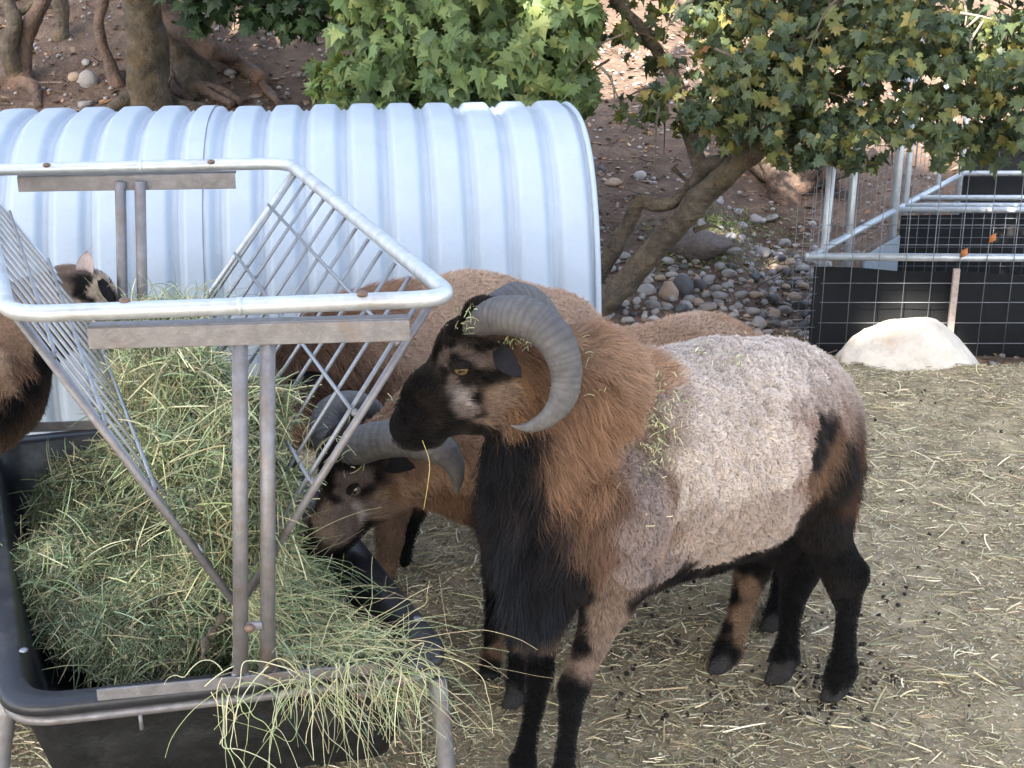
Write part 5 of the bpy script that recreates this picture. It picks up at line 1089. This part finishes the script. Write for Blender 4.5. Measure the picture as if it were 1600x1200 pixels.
Y8 = g0(1235, 305)[1]; branch(t8, [g0(1240, 308, -.06), *TP((1222, 285, Y8), (1206, 262, Y8), (1200, 225, Y8 + .1), (1195, 100, Y8 + .2))], [.11, .07, .055, .06, .06], 0, 'trunk', m_bark2, 16)
branch(t8, [g0(1262, 302, .02), *TP((1250, 280, Y8), (1270, 260, Y8), (1280, 200, Y8))], .07, .06, 'limb', m_bark2, 14); branch(t8, [g0(1170, 262, .03), g0(1195, 285, .04), g0(1225, 300, .03)], .03, .05, 'root', m_bark2)
branch(t8, [g0(1300, 300, .02), *TP((1300, 270, Y8 - .1), (1340, 262, Y8 - .1), (1370, 240, Y8 - .1))], .05, .04, 'root', m_bark2)
# trees up the slope, beyond the picture and behind the foliage
for k, (x, y) in enumerate(((2.6, 11.5), (.9, 13), (-2.6, 12.5), (4.4, 13.5), (-5.5, 11), (6.5, 10.5))):
    t = thing('hill_tree', ['dim green tree on the bright slope above the wire pen', 'dim green tree highest on the slope behind the leaning maple', 'tree up the bank above the upright trunk', 'tree on the slope at the far right beyond the pen', 'tree beyond the left edge of the bank', 'tree beyond the right side of the pen'][k], 'tree', (x, y, tz(x, y)))
    z = tz(x, y); branch(t, [np.array([x, y, z - .1]), np.array([x + .1, y, z + 1]), np.array([x, y, z + 2.4])], .13, .06, 'trunk')
    leaf_cloud(t, [(np.array([x, y, z + 2.6]), np.array([1.5, 1.4, 1.0])), (np.array([x + .8, y - .3, z + 2.0]), np.array([.9, .9, .6])), (np.array([x - .9, y, z + 2.2]), np.array([.8, .9, .6]))], 1500, .2, GR, singles=0, gap=.2, seed=30 + k)
# small green weeds on the slope
n = 260; P = []; 
for k in range(n): u, v = random.gauss(1130, 45), random.gauss(352, 12); P.append(on_ground(u, v))
for k in range(220): u, v = random.uniform(1000, 1260), random.uniform(360, 440); P.append(on_ground(u, v))
P = np.array(P); a = arc(1500, P, [np.array([0, 0, 1.])] * len(P), (.015, .045), .0022, np.array([[.10, .16, .05], [.16, .20, .07], [.2, .2, .1]]), .8, 1.2, K=4, bright=1.0)
k = curves_obj('weeds', a[0], a[1], a[2], m_straw); tag(k, 'sparse low green weeds between the stones', 'weeds', kind='stuff')

# ------------------------------------------------------------ the shade trees left of the picture (they cast the shade over the pen)
GS = [((.04, .08, .03), 3), ((.06, .10, .03), 3)]
for k, (x, y, bl_, n) in enumerate((
    (-.9, -2.8, [((-.9, -2.6, 3.8), (1.7, 1.0, 1.5)), ((-1.2, -2.7, 5.8), (1.9, 1.1, 1.7)), ((-1.5, -2.7, 8.0), (1.9, 1.1, 1.7)), ((.6, -2.6, 5.0), (1.2, .9, 1.5))], 13000),
    (-4.2, -2.9, [((-4.0, -2.7, 3.9), (1.8, 1.0, 1.6)), ((-4.2, -2.8, 6.0), (1.9, 1.1, 1.7)), ((-4.3, -2.7, 8.2), (1.9, 1.1, 1.8))], 12500),
    (-7.3, -2.7, [((-7.2, -2.6, 5.0), (1.7, 1.0, 1.7)), ((-7.3, -2.7, 7.2), (1.8, 1.1, 1.7)), ((-7.5, -2.7, 9.4), (1.8, 1.1, 1.8)), ((-5.9, -2.7, 9.2), (1.0, 1.0, 1.2))], 11500))):
    t = thing('shade_tree', ['dense tree behind the viewer shading the rams', 'tall tree behind the viewer shading the feeder', 'tallest tree behind the viewer at the far left'][k], 'tree', (x, y, tz(x, y)))
    z = tz(x, y); branch(t, [np.array([x, y, z - .1]), np.array([x + .05, y, z + 1.5]), np.array([x - .1, y, z + 4.5])], .22, .10, 'trunk')
    leaf_cloud(t, [(np.array(c), np.array(r)) for c, r in bl_], n, .27, GS, singles=0, gap=0, seed=50 + k, keepfn=gaps, flat=0)

# hay crumbs caught in the wool and on the foreheads
from mathutils.bvhtree import BVHTree as _B
def crumbs(root_o, spots, n, rad, L):
    bo = [c for c in root_o.children if c.name.startswith('body')][0]; me = bo.data; off = np.array(root_o.location); m = len(me.vertices); v = np.empty(m * 3, np.float32); me.vertices.foreach_get('co', v); v = v.reshape(-1, 3) + off
    bv = _B.FromPolygons(v.tolist(), [list(p.vertices) for p in me.polygons]); P, N = [], []
    for k in range(n):
        u, w, su, sv = random.choice(spots); h = bv.ray_cast(Vector((0, 0, CAM_H)), Vector(ray(random.gauss(u, su), random.gauss(w, sv))).normalized())
        if h[0] is not None and h[3] < 3: P.append(h[0]); N.append(h[1])
    return stems(np.array(P) + np.array(N) * .010, np.array(N), len(P), L[0], L[1], rad, droop=.1, K=5, bright=1.3, cl=HAYC[[0, 2, 4, 5, 8]])
a = crumbs(r1, [(1035, 640, 18, 30), (1020, 690, 15, 30), (1100, 560, 40, 14), (1010, 740, 20, 50), (800, 528, 8, 6), (735, 495, 10, 8), (900, 560, 20, 30), (1040, 640, 18, 30), (1020, 700, 15, 30)], 520, .0005, (.004, .022)); b = crumbs(r2, [(650, 640, 30, 20), (1060, 500, 60, 10), (530, 700, 20, 20)], 160, .0007, (.008, .03))
k = curves_obj('hay_crumbs', np.vstack([a[0], b[0]]), np.vstack([a[1], b[1]]), np.vstack([a[2], b[2]]), m_hay); tag(k, 'green hay crumbs caught in the rams\' wool and on their foreheads', 'hay crumbs', kind='stuff')
